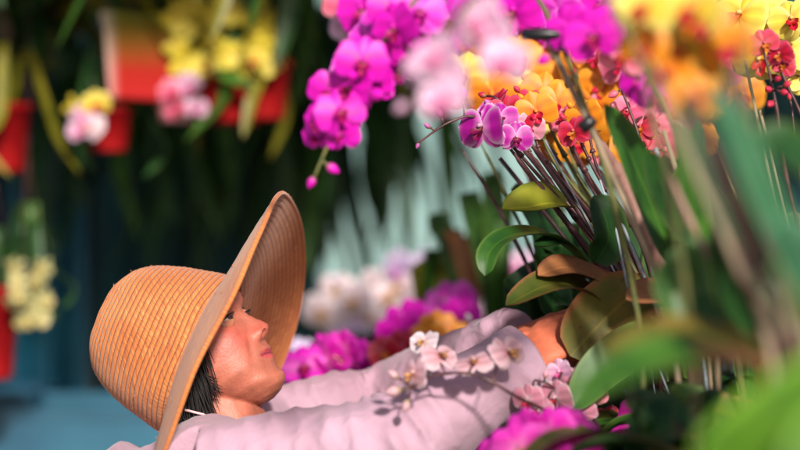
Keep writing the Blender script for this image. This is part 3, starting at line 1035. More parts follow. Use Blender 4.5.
def brim_fn(s, a):
    t = s / BRL
    c = math.cos(a)                     # 1 over the forehead, -1 at the nape
    front, back, sd = max(0, c) ** 1.3, max(0, -c) ** 1.3, abs(math.sin(a)) ** 1.5
    slope = R(7) * front + R(2) * back + R(20) * sd
    slope = slope * (0.65 + .5 * t)
    wob = .004 * math.sin(3 * a + .6) * t + .003 * noise.noise(Vector((math.cos(a) * 2.4, math.sin(a) * 2.4, t * 1.5))) * t
    el = 1 + .035 * math.cos(2 * a) * (1 - t)
    r = BR0 * el + s * math.cos(slope)
    z = -s * math.sin(slope) + wob
    # turn-up where the brim meets the crown
    z += .004 * math.exp(-s / .006)
    return r, z, math.sin(slope), math.cos(slope)
hat = hat_shell(crown_fn, cl[-1], 128, 40, .0016).build('straw_hat', m_straw, person, PO)
hat_shell(brim_fn, BRL, 160, 0, .0016).build('brim', m_straw, hat, PO)
eb_ = MB()
pts = []
for j in range(161):
    a = 2 * math.pi * j / 160
    r, z, nr, nz_ = brim_fn(BRL, a)
    pts.append(HT @ Vector(((r + .001) * math.cos(a), (r + .001) * math.sin(a), z - .0006)))
eb_.tube(pts, .0030, 8, cap=False)
for i, v in enumerate(eb_.v):
    eb_.uv[i] = ((i // 8) / 160 * 1.45, .5 + (i % 8) / 60)
eb_.build('brim_edge', m_straw, hat, PO)
fb_ = MB()                                                  # loose straw ends along the rim and on the crown
fr_ = random.Random(9)
for k in range(170):
    a = fr_.uniform(0, 6.283)
    if k < 110:
        s0 = BRL * (1 if k < 80 else fr_.uniform(.2, .95))
        r, z, n0, n1_ = brim_fn(s0, a)
    else:
        r, z, n0, n1_ = crown_fn(fr_.uniform(.01, cl[-1] * .8), a)
    p0 = Vector((r * math.cos(a), r * math.sin(a), z)) + Vector((n0 * math.cos(a), n0 * math.sin(a), n1_)) * .001
    tg = Vector((-math.sin(a), math.cos(a), 0)) * fr_.choice((-1, 1))
    out = Vector((math.cos(a), math.sin(a), 0)) if k < 80 else Vector((n0 * math.cos(a), n0 * math.sin(a), n1_))
    L_ = fr_.uniform(.003, .008) * (1 if k < 80 else .6)
    p1 = p0 + tg * L_ * .6 + out * L_ * fr_.uniform(.15, .5)
    p2 = p0 + tg * L_ + out * L_ * fr_.uniform(.3, .9)
    fb_.tube([HT @ p0, HT @ p1, HT @ p2], [.00045, .0004, .0002], 4)
for i in range(len(fb_.v)): fb_.uv[i] = (i * .003, .5)
fb_.build('loose_straw', m_straw, hat, PO)
cs = MB()
cs.tube(spline([H(-.03, -.089, .0), P(178, 405, 2.372), P(190, 411, 2.364), P(206, 415, 2.366), P(224, 420, 2.385), P(244, 426, 2.41)], 16), .0016, 6)
for v in cs.v: v[:] = under_hat(v, .0035)
cs.build('chin_cord', mat_noise('pink_cord', (.6, .36, .40), (.75, .5, .52), 80, .6), hat, PO)

# ---------------- shirt
m_shirt, nt, b = nodes_of('shirt_cotton')
tc = nt.nodes.new("ShaderNodeTexCoord")
n1 = nt.nodes.new("ShaderNodeTexNoise"); n1.inputs['Scale'].default_value = 7; n1.inputs['Detail'].default_value = 5
nt.links.new(tc.outputs['Object'], n1.inputs['Vector'])
rp = ramp(nt, [(.35, (.33, .19, .25)), (.65, (.44, .275, .36))])
nt.links.new(n1.outputs[0], rp.inputs[0]); nt.links.new(rp.outputs[0], b.inputs['Base Color'])
b.inputs['Roughness'].default_value = .85
b.inputs['Sheen Weight'].default_value = .15
wv = nt.nodes.new("ShaderNodeTexNoise"); wv.inputs['Scale'].default_value = 380; wv.inputs['Detail'].default_value = 2
nt.links.new(tc.outputs['Object'], wv.inputs['Vector'])
n2 = nt.nodes.new("ShaderNodeTexNoise"); n2.inputs['Scale'].default_value = 26; n2.inputs['Detail'].default_value = 3; n2.inputs['Distortion'].default_value = 1.2
nt.links.new(tc.outputs['Object'], n2.inputs['Vector'])
ad = nt.nodes.new("ShaderNodeMath"); ad.operation = 'MULTIPLY_ADD'; ad.inputs[1].default_value = .10
nt.links.new(wv.outputs[0], ad.inputs[0]); nt.links.new(n2.outputs[0], ad.inputs[2])
bp = nt.nodes.new("ShaderNodeBump"); bp.inputs['Strength'].default_value = .65; bp.inputs['Distance'].default_value = .005
nt.links.new(ad.outputs[0], bp.inputs['Height']); nt.links.new(bp.outputs[0], b.inputs['Normal'])

sh = MB()
def sleeve(s, e, w, r0, r1, r2, seed, over):
    d = (w - e).normalized()
    path = spline([s, s.lerp(e, .5), e, e.lerp(w, .5), w + d * over], 90)
    rows = []
    t0 = (path[1] - path[0]).normalized()
    ref = Vector((0, 1, 0))
    for i, p in enumerate(path):
        u = i / 90
        t = (path[min(i + 1, 90)] - path[max(i - 1, 0)]).normalized()
        a = (ref - t * ref.dot(t)).normalized(); ref = a
        bb = t.cross(a)
        base = r0 + (r1 - r0) * min(1, u * 2) if u < .5 else r1 + (r2 - r1) * (u - .5) * 2
        row = []
        for j in range(48):
            th = 2 * math.pi * j / 48
            # folds: diagonal ridges bunching at the elbow and above the cuff
            k_el = g_(u - .5, .16); k_cu = g_(u - .93, .10); k_sh = g_(u - .12, .14)
            ph_ = u * 88 + 1.9 * math.sin(th + seed) + seed + 2.6 * noise.noise(Vector((u * 3.5, math.cos(th) * .8, math.sin(th) * .8 + seed)))
            cr = 1 - abs(math.sin(ph_ * .5)) ** .7                                   # narrow crests between broad valleys
            f = .0150 * (k_el * 1.0 + k_cu * .55 + k_sh * .5 + .10) * cr * (.5 + noise.noise(Vector((u * 6, math.cos(th) * 1.4, math.sin(th) * 1.4 + seed * 2))))
            f2 = 1 - abs(math.sin(1.5 * th + 5.0 * u + seed + 1.5 * noise.noise(Vector((u * 4, seed, 0))))) ** .6   # creases running down the sleeve
            f += .0065 * f2 * (.3 + k_cu + .4 * g_(u - .72, .12))
            f += .0040 * noise.noise(Vector((u * 5, math.cos(th) * 1.1 + seed, math.sin(th) * 1.1)))
            if u > .972: f = f * .5 - .001
            row.append(p + (a * math.cos(th) + bb * math.sin(th)) * (base + f))
        rows.append(row)
    o = len(sh.v)
    sh.grid(rows, closed=True)
    sh.f.append(tuple(o + j for j in range(48))[::-1])
    q = o + 90 * 48
    sh.f.append(tuple(q + j for j in range(48)))
sleeve(S1, E1, W1, .064, .060, .043, 1.3, .004)
sleeve(S2, E2, W2, .060, .052, .038, 4.1, .010)
sh.tube(spline([NK + Vector((-.010, 0, .012)), NK + Vector((-.03, 0, -.04)), NK.lerp(CH, .6), CH, CH.lerp(PV, .6), PV, PV + Vector((-.01, 0, -.09))], 16),
        [.064, .082, .10, .115, .125, .13, .132, .13, .126, .122, .12, .122, .128, .135, .14, .145, .145], 36, side=(0, 1, 0), flat=.9)
for s_ in (S1, S2):
    sh.tube(spline([NK + Vector((-.01, 0, -.022)), (NK + s_) / 2 + Vector((-.005, 0, .0)), s_], 8), [.064, .065, .066, .066, .067, .068, .068, .067, .066], 20)
# collar folded round the neck
nd = (H(-.008, 0, -.11) - NK).normalized()
for k, (rr0, hh, tilt_) in enumerate(((.066, .020, .0), (.073, .006, .4))):
    pts = []
    a1 = Vector((0, 1, 0)); a1 = (a1 - nd * a1.dot(nd)).normalized(); a2 = nd.cross(a1)
    for j in range(33):
        th = R(25) + R(310) * j / 32
        pts.append(NK + nd * (.026 + hh * 1.0 + .004 * math.sin(3 * th)) + (a1 * math.sin(th + R(90)) * -1 * 1.02 + a2 * math.cos(th + R(90))) * rr0)
    sh.tube(pts, .010 if k else .008, 10)
sm_ = remeshed(sh, .0028, 'shirt', 2)
# cloth creases pushed in along the normals
nv = [v.normal.copy() for v in sm_.vertices]
for v, n in zip(sm_.vertices, nv):
    p = v.co
    w = noise.noise(Vector((p.x * 16 + 3, p.y * 16, p.z * 16)))
    w2 = noise.noise(Vector((p.x * 30, p.y * 34 + 5, (p.z + p.x * .6) * 34)))
    v.co = p + n * (.0012 * (1 - abs(w) * 2.2) + .0010 * (1 - abs(w2) * 2.4))
sm_.transform(Matrix.Translation(-PO))
sm_.materials.clear(); sm_.materials.append(m_shirt)
so = bpy.data.objects.new('shirt', sm_); COL.objects.link(so); so.parent = person
# cuffs: a stitched band at each sleeve end
for e, w, r_ in ((E1, W1, .0440), (E2, W2, .0395)):
    d = (w - e).normalized(); ref = Vector((0, 1, 0)); a1 = (ref - d * ref.dot(d)).normalized(); a2 = d.cross(a1)
    mb = MB()
    rows = []
    for q, rr2 in ((-.036, .97), (-.034, 1.05), (-.012, 1.07), (.002, 1.05), (.005, 1.02), (.003, .97), (-.014, .93)):
        rows.append([w + d * q + (a1 * math.cos(2 * math.pi * j / 40) + a2 * math.sin(2 * math.pi * j / 40)) * (r_ * rr2 + .0016 * math.sin(5 * 2 * math.pi * j / 40)) for j in range(40)])
    mb.grid(rows, closed=True)
    mb.build('cuff', m_shirt, so, PO)
# trousers and shoes (below the frame, so that she stands on the floor)
tr = MB()
sf = MB()
tr.tube([PV + Vector((0, 0, .03)), PV + Vector((0, 0, -.05)), PV + Vector((0, 0, -.12))], [.125, .142, .12], 28, side=(0, 1, 0), flat=.9)
for sgn in (-1, 1):
    hip = PV + Vector((0, sgn * .085, -.06)); kn = Vector((-.50, 2.46 + sgn * .11, .45)); an = Vector((-.62, 2.46 + sgn * .12, .085))
    tr.tube(spline([hip, kn, an], 16), [.108 - .046 * i / 16 for i in range(17)], 20)
    sf.tube(spline([an + Vector((-.055, 0, -.045)), an + Vector((.04, 0, -.045)), an + Vector((.16, 0, -.052))], 8), [.030, .040, .041, .041, .040, .039, .037, .034, .028], 16)
tm = remeshed(tr, .006, 'trousers', 3); tm.transform(Matrix.Translation(-PO)); tm.materials.clear()
tm.materials.append(mat_noise('dark_cotton', (.02, .022, .035), (.045, .047, .065), 30, .9, .3))
to = bpy.data.objects.new('trousers', tm); COL.objects.link(to); to.parent = person
for v in sf.v: v.z = max(v.z, .003)
sf.build('shoes', mat_noise('canvas_shoe', (.05, .05, .06), (.1, .1, .11), 60, .8), person, PO)

# ================================================================== ORCHIDS ON THE BENCHES
GA = 'orchids in pots on the front bench'
GB = 'blurred orchids on the rear bench'

# --- the clump she reaches into (in focus)
plant('orchid with white-edged purple flower and an arching bud stem above the reaching hands', 668, 2.42, GA,
      canes=[([(650, 330, 2.42), (596, 262, 2.40), (556, 208, 2.39), (508, 146, 2.37)], .0052, 'stem'),
             ([(655, 330, 2.44), (590, 250, 2.42), (530, 178, 2.40)], .0046, 'stem')],
      leaves=[([(568, 206, 2.39), (548, 204, 2.37), (526, 208, 2.35), (502, 209, 2.34)], .060, 'yellowgreen', dict(hint=(.15, -.55, .85), fold=.5)),
              ([(584, 262, 2.41), (548, 236, 2.36), (512, 236, 2.32), (490, 252, 2.30), (485, 276, 2.29)], .040, 'green', dict(hint=(0, -.35, 1), fold=.25)),
              ([(575, 250, 2.38), (558, 242, 2.36), (535, 246, 2.34)], .03, 'dark', dict(hint=(0, -.6, 1)))],
      spikes=[dict(kind='purplewhite', rooted=False, pts=[(505, 148, 2.37), (478, 118, 2.37), (450, 122, 2.36), (418, 143, 2.36)], r=.0022,
                   flowers=[(482, 128, 2.36, .072, 'purplewhite', (-.55, -.8, .1)), (497, 120, 2.38, .058, 'purplewhite', (.3, -.9, .3))],
                   buds=[(441, 117, 2.36, .014), (430, 128, 2.36, .011), (419, 143, 2.36, .009), (463, 100, 2.36, .022)])],
      wires=[([(645, 330, 2.40), (545, 140, 2.36)], .0012, 'wire'), ([(650, 330, 2.43), (585, 225, 2.42), (514, 138, 2.40)], .0026, 'stem'), ([(652, 330, 2.45), (592, 225, 2.44), (520, 130, 2.43)], .0022, 'stemgreen'),
             ([(652, 330, 2.46), (600, 235, 2.45), (552, 158, 2.43)], .0030, 'stem'), ([(656, 330, 2.41), (598, 240, 2.385), (536, 150, 2.37)], .0034, 'stem'), ([(640, 330, 2.5), (566, 240, 2.52), (500, 158, 2.52)], .003, 'stem')], auto=3, auto_mat='darkolive')
plant('orchid with small red flowers and dark bundled canes beside the white-edged purple one', 690, 2.50, GA,
      canes=[([(660, 330, 2.48), (600, 250, 2.45), (560, 196, 2.43), (528, 150, 2.41)], .0050, 'stem'),
             ([(668, 330, 2.5), (612, 262, 2.47), (575, 190, 2.45), (545, 140, 2.43)], .0042, 'stem')],
      leaves=[([(640, 296, 2.40), (600, 280, 2.37), (566, 268, 2.34), (538, 276, 2.32)], .055, 'brown', dict(hint=(.1, -.5, .9))),
              ([(612, 318, 2.38), (580, 290, 2.35), (548, 286, 2.32), (506, 306, 2.30)], .060, 'darkolive', dict(hint=(.05, -.45, .9), fold=.3)),
              ([(650, 284, 2.36), (622, 303, 2.34), (596, 328, 2.325), (570, 356, 2.315)], .090, 'olive', dict(hint=(.25, -.95, .35), fold=.15, shape=(.5, .42)))],
      spikes=[dict(kind='red', rooted=False, pts=[(530, 152, 2.41), (518, 128, 2.42), (500, 100, 2.43)], r=.0022,
                   flowers=[(507, 112, 2.42, .050), (520, 122, 2.41, .046), (497, 101, 2.44, .042, 'red', (-.8, -.5, .3)), (513, 133, 2.40, .040, 'purplewhite', (.2, -.9, -.2))],
                   buds=[(486, 96, 2.44, .014)])],
      wires=[([(648, 330, 2.42), (600, 180, 2.38)], .0014, 'wire'), ([(660, 330, 2.52), (610, 240, 2.52), (556, 140, 2.52)], .0024, 'stemgreen'), ([(664, 330, 2.5), (620, 240, 2.5), (572, 150, 2.5)], .0028, 'stem'), ([(664, 330, 2.47), (606, 240, 2.45), (548, 164, 2.43)], .0036, 'stem'), ([(668, 330, 2.47), (625, 240, 2.45), (578, 158, 2.44)], .0026, 'stem')], auto=3, auto_mat='dark')
plant('orchid with a thick pinkish cane and salmon-brown leaves at the hand', 705, 2.36, GA, pot='clay',
      canes=[([(690, 340, 2.34), (662, 268, 2.32), (628, 190, 2.30), (592, 132, 2.26)], .0105, 'cane')],
      leaves=[([(690, 318, 2.32), (672, 300, 2.29), (650, 295, 2.27), (626, 300, 2.26)], .058, 'brown', dict(hint=(0, -.6, .8))),
              ([(596, 262, 2.33), (608, 240, 2.32), (604, 215, 2.31), (593, 196, 2.31)], .050, 'dark', dict(hint=(.3, -.9, .1), fold=.3)),
              ([(690, 330, 2.33), (640, 345, 2.28), (600, 372, 2.26), (570, 410, 2.25)], .060, 'green', dict(hint=(.2, -.8, .6)))],
      spikes=[dict(kind='rose', pts=[(690, 330, 2.36), (660, 220, 2.36), (640, 140, 2.38), (622, 90, 2.40)], mat='stem',
                   flowers=[(640, 128, 2.42, .045, 'red'), (628, 112, 2.42, .05), (655, 122, 2.43, .045, 'rose'), (648, 150, 2.42, .04, 'red')],
                   buds=[(618, 92, 2.4, .016), (662, 150, 2.38, .014)])],
      wires=[([(660, 315, 2.33), (602, 175, 2.31)], .0018, 'wire'), ([(628, 290, 2.33), (608, 190, 2.31)], .0016, 'wire')], auto=4, auto_mat='green', roots=4)
# pale pink spray lying over the sleeve
plant('pale pink orchid whose thin flowering stem lies across the near sleeve', 590, 2.22, GA, pot='clay',
      spikes=[dict(kind='sheerpink', pts=[(565, 425, 2.20), (540, 408, 2.18), (515, 396, 2.165), (492, 382, 2.16), (466, 373, 2.165), (432, 376, 2.17), (412, 388, 2.17)], r=.0026, mat='stem',
                   flowers=[(414, 374, 2.175, .044, 'sheerpink', (-.7, -.6, .3)), (440, 356, 2.19, .047, 'sheerpink', (.3, -.5, .8)),
                            (474, 362, 2.185, .047, 'sheerpink', (-.1, -.55, .8)), (508, 352, 2.195, .050, 'sheerpink', (.5, -.7, .5)), (424, 342, 2.22, .039, 'whitepink', (-.5, -.6, .6))],
                   buds=[(401, 390, 2.17, .022), (408, 400, 2.17, .018), (398, 378, 2.17, .016)])], auto=3)
plant('white orchid streaked red in front of the near wrist', 605, 2.30, GA,
      spikes=[dict(kind='redwhite', pts=[(600, 430, 2.28), (575, 405, 2.26), (550, 385, 2.25), (535, 380, 2.25)], r=.0024,
                   flowers=[(556, 398, 2.25, .047), (575, 382, 2.27, .041), (540, 412, 2.24, .039), (580, 412, 2.26, .043), (560, 372, 2.28, .036, 'palepink'), (528, 400, 2.24, .042), (590, 395, 2.28, .045, 'rose')],
                   buds=[(545, 378, 2.25, .012)])], auto=3)
plant('bright hot-pink moth orchid low in front of the sleeve', 590, 2.06, GA, pot='clay',
      spikes=[dict(kind='hotpink', pts=[(600, 480, 2.06), (582, 462, 2.04), (555, 448, 2.03), (520, 450, 2.03)], r=.003, mat='stemgreen',
                   flowers=[(548, 436, 2.02, .068), (520, 450, 2.01, .066), (576, 448, 2.02, .066), (550, 462, 2.0, .066), (598, 462, 2.03, .06), (528, 432, 2.04, .054), (566, 430, 2.04, .054), (500, 458, 2.02, .054)],
                   buds=[])], auto=0)
# --- magenta spray arching down to the left
plant('magenta moth orchid whose long spray arches down over the straw hat', 640, 2.14, GA,
      spikes=[dict(kind='magenta', pts=[(640, 330, 2.14), (590, 120, 2.12), (520, -25, 2.10), (440, -20, 2.10), (385, 40, 2.10), (350, 100, 2.10), (328, 145, 2.10), (314, 178, 2.10)], r=.0034, mat='stemgreen',
                   flowers=[(322, 122, 2.09, .053), (340, 112, 2.08, .060), (330, 92, 2.11, .054), (352, 88, 2.09, .061), (342, 134, 2.09, .045), (362, 62, 2.08, .063), (374, 84, 2.12, .053), (382, 52, 2.11, .060),
                            (396, 28, 2.09, .063), (352, 70, 2.13, .051, 'violet'), (410, 48, 2.12, .060), (420, 12, 2.10, .064, 'violet'), (318, 136, 2.11, .042), (400, 70, 2.14, .051), (392, 8, 2.11, .060), (366, 40, 2.14, .047, 'violet')],
                   buds=[(327, 165, 2.10, .018), (314, 177, 2.10, .016), (372, 94, 2.07, .024, ), (354, 76, 2.07, .020)])], auto=3)
# --- tall plants nearer the camera, flowers blurred along the top
def clump(label, px, d, grp, kinds, fl, path, size=.075, mat='stemgreen', auto=3, pot='black', amat='dark', leaves=(), cat='orchid'):
    flowers = []
    for (x, y) in fl:
        flowers.append((x + rnd.uniform(-5, 5), y + rnd.uniform(-4, 4), d + rnd.uniform(-.06, .06), size * rnd.uniform(.85, 1.12), rnd.choice(kinds)))
    return plant(label, px, d, grp, pot=pot, leaves=leaves,
                 spikes=[dict(kind=kinds[0], pts=[(*p, d) for p in path], mat=mat, r=.003, flowers=flowers, buds=[(path[-1][0] - 10, path[-1][1] + 6, d, .018)])], auto=auto, auto_mat=amat)
clump('pale pink orchid spray hanging out of focus above the black clip', 700, 1.66, GA, ['palepink', 'palepink'],
      [(436, 60), (442, 82), (430, 72), (482, 18), (488, 36), (500, 58), (446, 100)], [(690, 330), (640, 60), (560, -40), (490, -20), (440, 40), (420, 96)], .047)
clump('violet-pink orchid spray crowding the top of the frame', 745, 2.78, GA, ['violet', 'magenta', 'violet'],
      [(400, 20), (385, 30), (415, 42), (520, 10), (540, 0), (562, 12), (580, 24), (600, 6), (545, 28), (450, 24), (362, 8), (512, 36), (612, 20)], [(720, 320), (670, 60), (610, -30), (540, -30), (470, -15), (390, 15)], .088)
clump('deep magenta orchid between the orange blooms', 760, 2.05, GA, ['magenta', 'rose', 'magenta'],
      [(640, 76), (628, 60), (636, 20), (596, 36), (575, 30), (654, 98)], [(730, 320), (690, 180), (650, 80), (600, 40), (560, 50)], .062)
clump('amber orange orchid leaning across the upper right', 800, 1.72, GA, ['orange', 'orange', 'yellow'],
      [(660, 20), (684, 44), (700, 72), (672, 72), (706, 24), (690, 8), (648, 46), (722, 46), (640, 10), (690, 100)], [(790, 340), (760, 160), (720, 60), (680, 0), (640, 10)], .056)
clump('pink and violet orchid massed along the top behind the pale spray', 520, 2.9, GB, ['violet', 'magenta', 'rose', 'palepink'],
      [(372, 10), (398, 16), (424, 30), (450, 14), (476, 28), (500, 12), (526, 30), (552, 14), (578, 26), (604, 8), (628, 24), (410, 52), (440, 50), (470, 44), (386, 40), (540, 2), (460, -2), (650, 14), (348, 4), (360, 24), (516, 44), (556, 40), (588, 42), (486, 50), (452, 64), (424, 66), (614, 42), (566, 4), (490, -4), (420, 0)],
      [(560, 330), (560, 150), (540, 60), (470, 10), (380, 20)], .082)
clump('orange and rose orchid high behind the amber spray', 720, 2.7, GA, ['orange', 'orange', 'yellow', 'rose', 'orange'],
      [(640, 60), (662, 84), (680, 110), (700, 92), (650, 36), (676, 56), (702, 48), (722, 70), (712, 24), (668, 16), (736, 96), (690, 134), (730, 40), (640, 92), (664, 122)],
      [(715, 330), (705, 200), (690, 110), (670, 60), (655, 20)], .08)
clump('soft orange orchid behind the white-edged purple flower', 610, 2.72, GB, ['orange', 'orange', 'yellow', 'orange'],
      [(466, 74), (484, 66), (502, 76), (522, 62), (542, 72), (558, 60), (474, 92), (494, 96), (516, 90), (536, 98), (556, 88), (508, 112), (530, 116), (552, 112), (572, 104), (488, 80), (545, 130), (566, 126), (458, 84), (512, 58), (576, 84), (540, 56), (524, 104), (560, 142)],
      [(610, 330), (590, 200), (560, 110), (520, 70), (470, 75)], .082)
clump('second orange orchid with red lips under the magenta blooms', 665, 2.62, GB, ['orange', 'orange', 'orange', 'rose'],
      [(580, 70), (600, 86), (616, 106), (590, 104), (606, 126), (628, 130), (640, 104), (622, 84), (604, 66), (592, 128), (650, 126), (636, 148), (576, 142), (612, 144), (640, 78), (624, 62), (660, 92), (594, 54), (652, 60), (660, 142), (586, 90), (630, 116), (596, 150), (674, 120)],
      [(660, 330), (645, 220), (620, 130), (595, 90), (575, 75)], .078)
clump('yellow orchid with red throats near the white sheeting', 835, 2.45, GA, ['yellow', 'yellow', 'yellow'],
      [(748, 30), (772, 26), (790, 52), (756, 60), (776, 66), (738, 12), (792, 18), (806, 76), (760, 4)], [(830, 320), (815, 160), (785, 80), (770, 50), (752, 20)], .070, mat='stem')
plant('dark-budded orchid with one red bloom in front of the yellow orchid', 820, 2.32, GA,
      spikes=[dict(kind='red', pts=[(812, 300, 2.32), (785, 170, 2.3), (777, 110, 2.3), (766, 60, 2.3), (758, 40, 2.3)], r=.0026,
                   flowers=[(764, 44, 2.29, .040), (780, 54, 2.29, .036), (784, 66, 2.3, .03)],
                   buds=[(770, 90, 2.29, .014), (784, 86, 2.29, .013), (772, 103, 2.29, .015), (781, 92, 2.29, .013), (776, 80, 2.29, .012)]),
              dict(kind='red', pts=[(812, 300, 2.36), (800, 180, 2.34), (792, 110, 2.34)], r=.002, flowers=[], buds=[(790, 100, 2.34, .01)])], auto=3,
      wires=[([(812, 320, 2.33), (760, 110, 2.30)], .0016, 'stake'), ([(800, 320, 2.38), (745, 60, 2.36)], .002, 'stake')])

# --- plants whose big leaves fill the right of the picture
plant('orchid with tall green strap leaf and dark arching leaf behind the pink cane', 720, 2.24, GA, pot='clay',
      leaves=[([(672, 262, 2.20), (652, 208, 2.18), (628, 150, 2.15), (604, 104, 2.13)], .046, 'green', dict(hint=(.4, -.9, .2), fold=.25)),
              ([(730, 258, 2.20), (690, 232, 2.14), (664, 190, 2.10), (648, 150, 2.08)], .040, 'dark', dict(hint=(-.3, -.8, .5))),
              ([(735, 300, 2.05), (700, 236, 2.02), (684, 160, 1.98), (672, 120, 1.96)], .040, 'green', dict(hint=(.5, -.8, .2))),
              ([(665, 250, 2.23), (668, 210, 2.22), (690, 170, 2.2), (700, 120, 2.2)], .035, 'green', dict(hint=(.1, -.8, .2)))],
      wires=[([(690, 250, 2.2), (655, 148, 2.18)], .0022, 'wire'), ([(700, 250, 2.22), (664, 130, 2.2)], .0025, 'stake'), ([(715, 270, 2.12), (690, 150, 2.1)], .004, 'stake')], auto=4, roots=5, auto_mat='green')
plant('orchid with a broad dark leaf facing out under the tall strap leaf', 745, 1.90, GA,
      leaves=[([(785, 330, 1.88), (740, 310, 1.84), (700, 286, 1.82), (668, 252, 1.82)], .105, 'green', dict(hint=(.1, -.95, .3), fold=.12, shape=(.45, .38))),
              ([(760, 330, 1.86), (720, 330, 1.82), (690, 322, 1.80), (660, 330, 1.80)], .075, 'green', dict(hint=(.1, -.8, .5), fold=.2)),
              ([(775, 340, 1.8), (745, 290, 1.76), (740, 230, 1.74), (750, 190, 1.73)], .06, 'dark', dict(hint=(-.2, -.9, .2)))],
      auto=4, auto_mat='dark')
plant('orchid with long blue-green leaves blurred close to the camera', 800, 1.48, GA,
      leaves=[([(810, 300, 1.46), (772, 215, 1.42), (735, 130, 1.40), (706, 82, 1.40)], .030, 'teal', dict(hint=(.3, -.9, .2), fold=.15)),
              ([(765, 290, 1.46), (728, 215, 1.44), (700, 150, 1.42), (684, 84, 1.42)], .022, 'teal', dict(hint=(.5, -.8, .2), fold=.15)),
              ([(840, 330, 1.40), (815, 280, 1.36), (790, 240, 1.35), (770, 235, 1.34)], .040, 'teal', dict(hint=(.0, -.8, .6)))],
      canes=[([(782, 350, 1.40), (752, 280, 1.38), (725, 190, 1.36), (690, 95, 1.36)], .0042, 'stem'), ([(790, 350, 1.47), (764, 260, 1.45), (742, 180, 1.44), (716, 90, 1.44)], .0045, 'stake'), ([(800, 350, 1.6), (770, 250, 1.6), (742, 160, 1.6), (738, 40, 1.6)], .004, 'stem'), ([(770, 350, 1.55), (735, 260, 1.55), (695, 170, 1.55), (650, 60, 1.55)], .0045, 'stake'), ([(776, 350, 1.7), (745, 270, 1.7), (715, 180, 1.7), (668, 70, 1.7)], .004, 'stem'), ([(810, 350, 1.7), (790, 270, 1.7), (768, 180, 1.7), (740, 90, 1.7)], .004, 'stem'), ([(765, 350, 1.8), (720, 280, 1.8), (672, 180, 1.8), (640, 90, 1.8)], .0036, 'cane'), ([(806, 350, 1.5), (782, 270, 1.5), (756, 180, 1.5), (748, 20, 1.5)], .0036, 'stemgreen')],
      auto=0)
plant('orchid holding a soft green and russet leaf out over the bench', 790, 1.58, GA, pot='clay',
      leaves=[([(765, 368, 1.56), (700, 352, 1.50), (640, 364, 1.47), (572, 400, 1.46)], .046, 'green', dict(hint=(0, -.55, .85), fold=.2)),
              ([(768, 356, 1.56), (715, 340, 1.54), (665, 332, 1.52), (600, 352, 1.52)], .034, 'olive', dict(hint=(0, -.6, .8), fold=.2)),
              ([(768, 366, 1.54), (725, 358, 1.50), (690, 362, 1.49), (655, 374, 1.48)], .03, 'brown', dict(hint=(0, -.5, .8)))],
      auto=0, roots=0)
plant('orchid with large bright green leaves nearest the camera', 860, 1.22, GA,
      leaves=[([(930, 330, 1.22), (850, 392, 1.18), (780, 434, 1.17), (700, 480, 1.18)], .075, 'bright', dict(hint=(-.25, -.75, .6), fold=.08, shape=(.3, .3))),
              ([(920, 400, 1.15), (850, 456, 1.12), (795, 510, 1.11)], .07, 'bright', dict(hint=(-.2, -.8, .5), fold=.1))],
      auto=0)
plant('dark leaved orchid at the right edge by a red pot', 850, 1.66, GA,
      leaves=[([(850, 240, 1.64), (815, 180, 1.62), (785, 148, 1.60), (752, 138, 1.60)], .055, 'dark', dict(hint=(0, -.7, .6))),
              ([(850, 320, 1.64), (815, 280, 1.6), (790, 290, 1.58), (770, 330, 1.58)], .06, 'dark', dict(hint=(0, -.8, .5)))],
      auto=0)
# filler: leafy plants between and behind, deep in the bench
fil = random.Random(21)
specs = [(560, 2.62, 'dark', 'short leafy orchid in shade just behind the near wrist'), (610, 2.70, 'darkolive', 'leafy brown-tinged orchid behind the reaching hands'),
         (650, 2.60, 'dark', 'shaded leafy orchid behind the olive leaf'), (700, 2.68, 'green', 'green leafy orchid behind the thick pinkish cane'),
         (755, 2.62, 'dark', 'shaded leafy orchid behind the yellow orchid\'s stems'), (800, 2.70, 'dark', 'dark leafy orchid at the far right of the front bench'),
         (640, 1.92, 'dark', 'low dark orchid below the blurred russet leaf'), (690, 2.02, 'darkolive', 'low brownish orchid under the broad dark leaf')]
for i, (px, d, am, lb) in enumerate(specs):
    lv = []
    for k in range(7 if d > 2.2 else 3):
        x1 = px + fil.uniform(-55, 45); y1 = fil.uniform(200, 330) if d > 2.2 else fil.uniform(395, 420)
        lv.append(([(px, 420, d), (px + (x1 - px) * .3, 300 + (y1 - 300) * .4 if d > 2.2 else 420, d), (x1, y1, d + fil.uniform(-.05, .05)), (x1 + fil.uniform(-30, 15), y1 + fil.uniform(-5, 40), d)], fil.uniform(.045, .07), fil.choice([am, 'dark', 'dark', 'green']), dict(hint=(fil.uniform(-.4, .4), -.7, .6))))
    cn = [([(px - 10, 330, d), (px - 40 - fil.uniform(0, 20), 230, d), (px - 90 - fil.uniform(0, 25), 140 + fil.uniform(-10, 30), d)], .0038, 'stem'),
          ([(px - 4, 330, d), (px - 28 - fil.uniform(0, 20), 240, d), (px - 66 - fil.uniform(0, 20), 150 + fil.uniform(-20, 20), d)], .0032, 'stemgreen')] if d > 2.2 else []
    plant(lb, px, d, GA, leaves=lv, canes=cn, auto=4, auto_mat=am, roots=3)
plant('pink orchid glowing low between the dark pots', 655, 2.34, GA, pot='clay',
      spikes=[dict(kind='hotpink', pts=[(650, 430, 2.34), (642, 415, 2.33), (634, 412, 2.33)], flowers=[(640, 418, 2.32, .06), (630, 436, 2.31, .06), (648, 440, 2.33, .05), (610, 424, 2.4, .05, 'red')])], auto=0, roots=6)

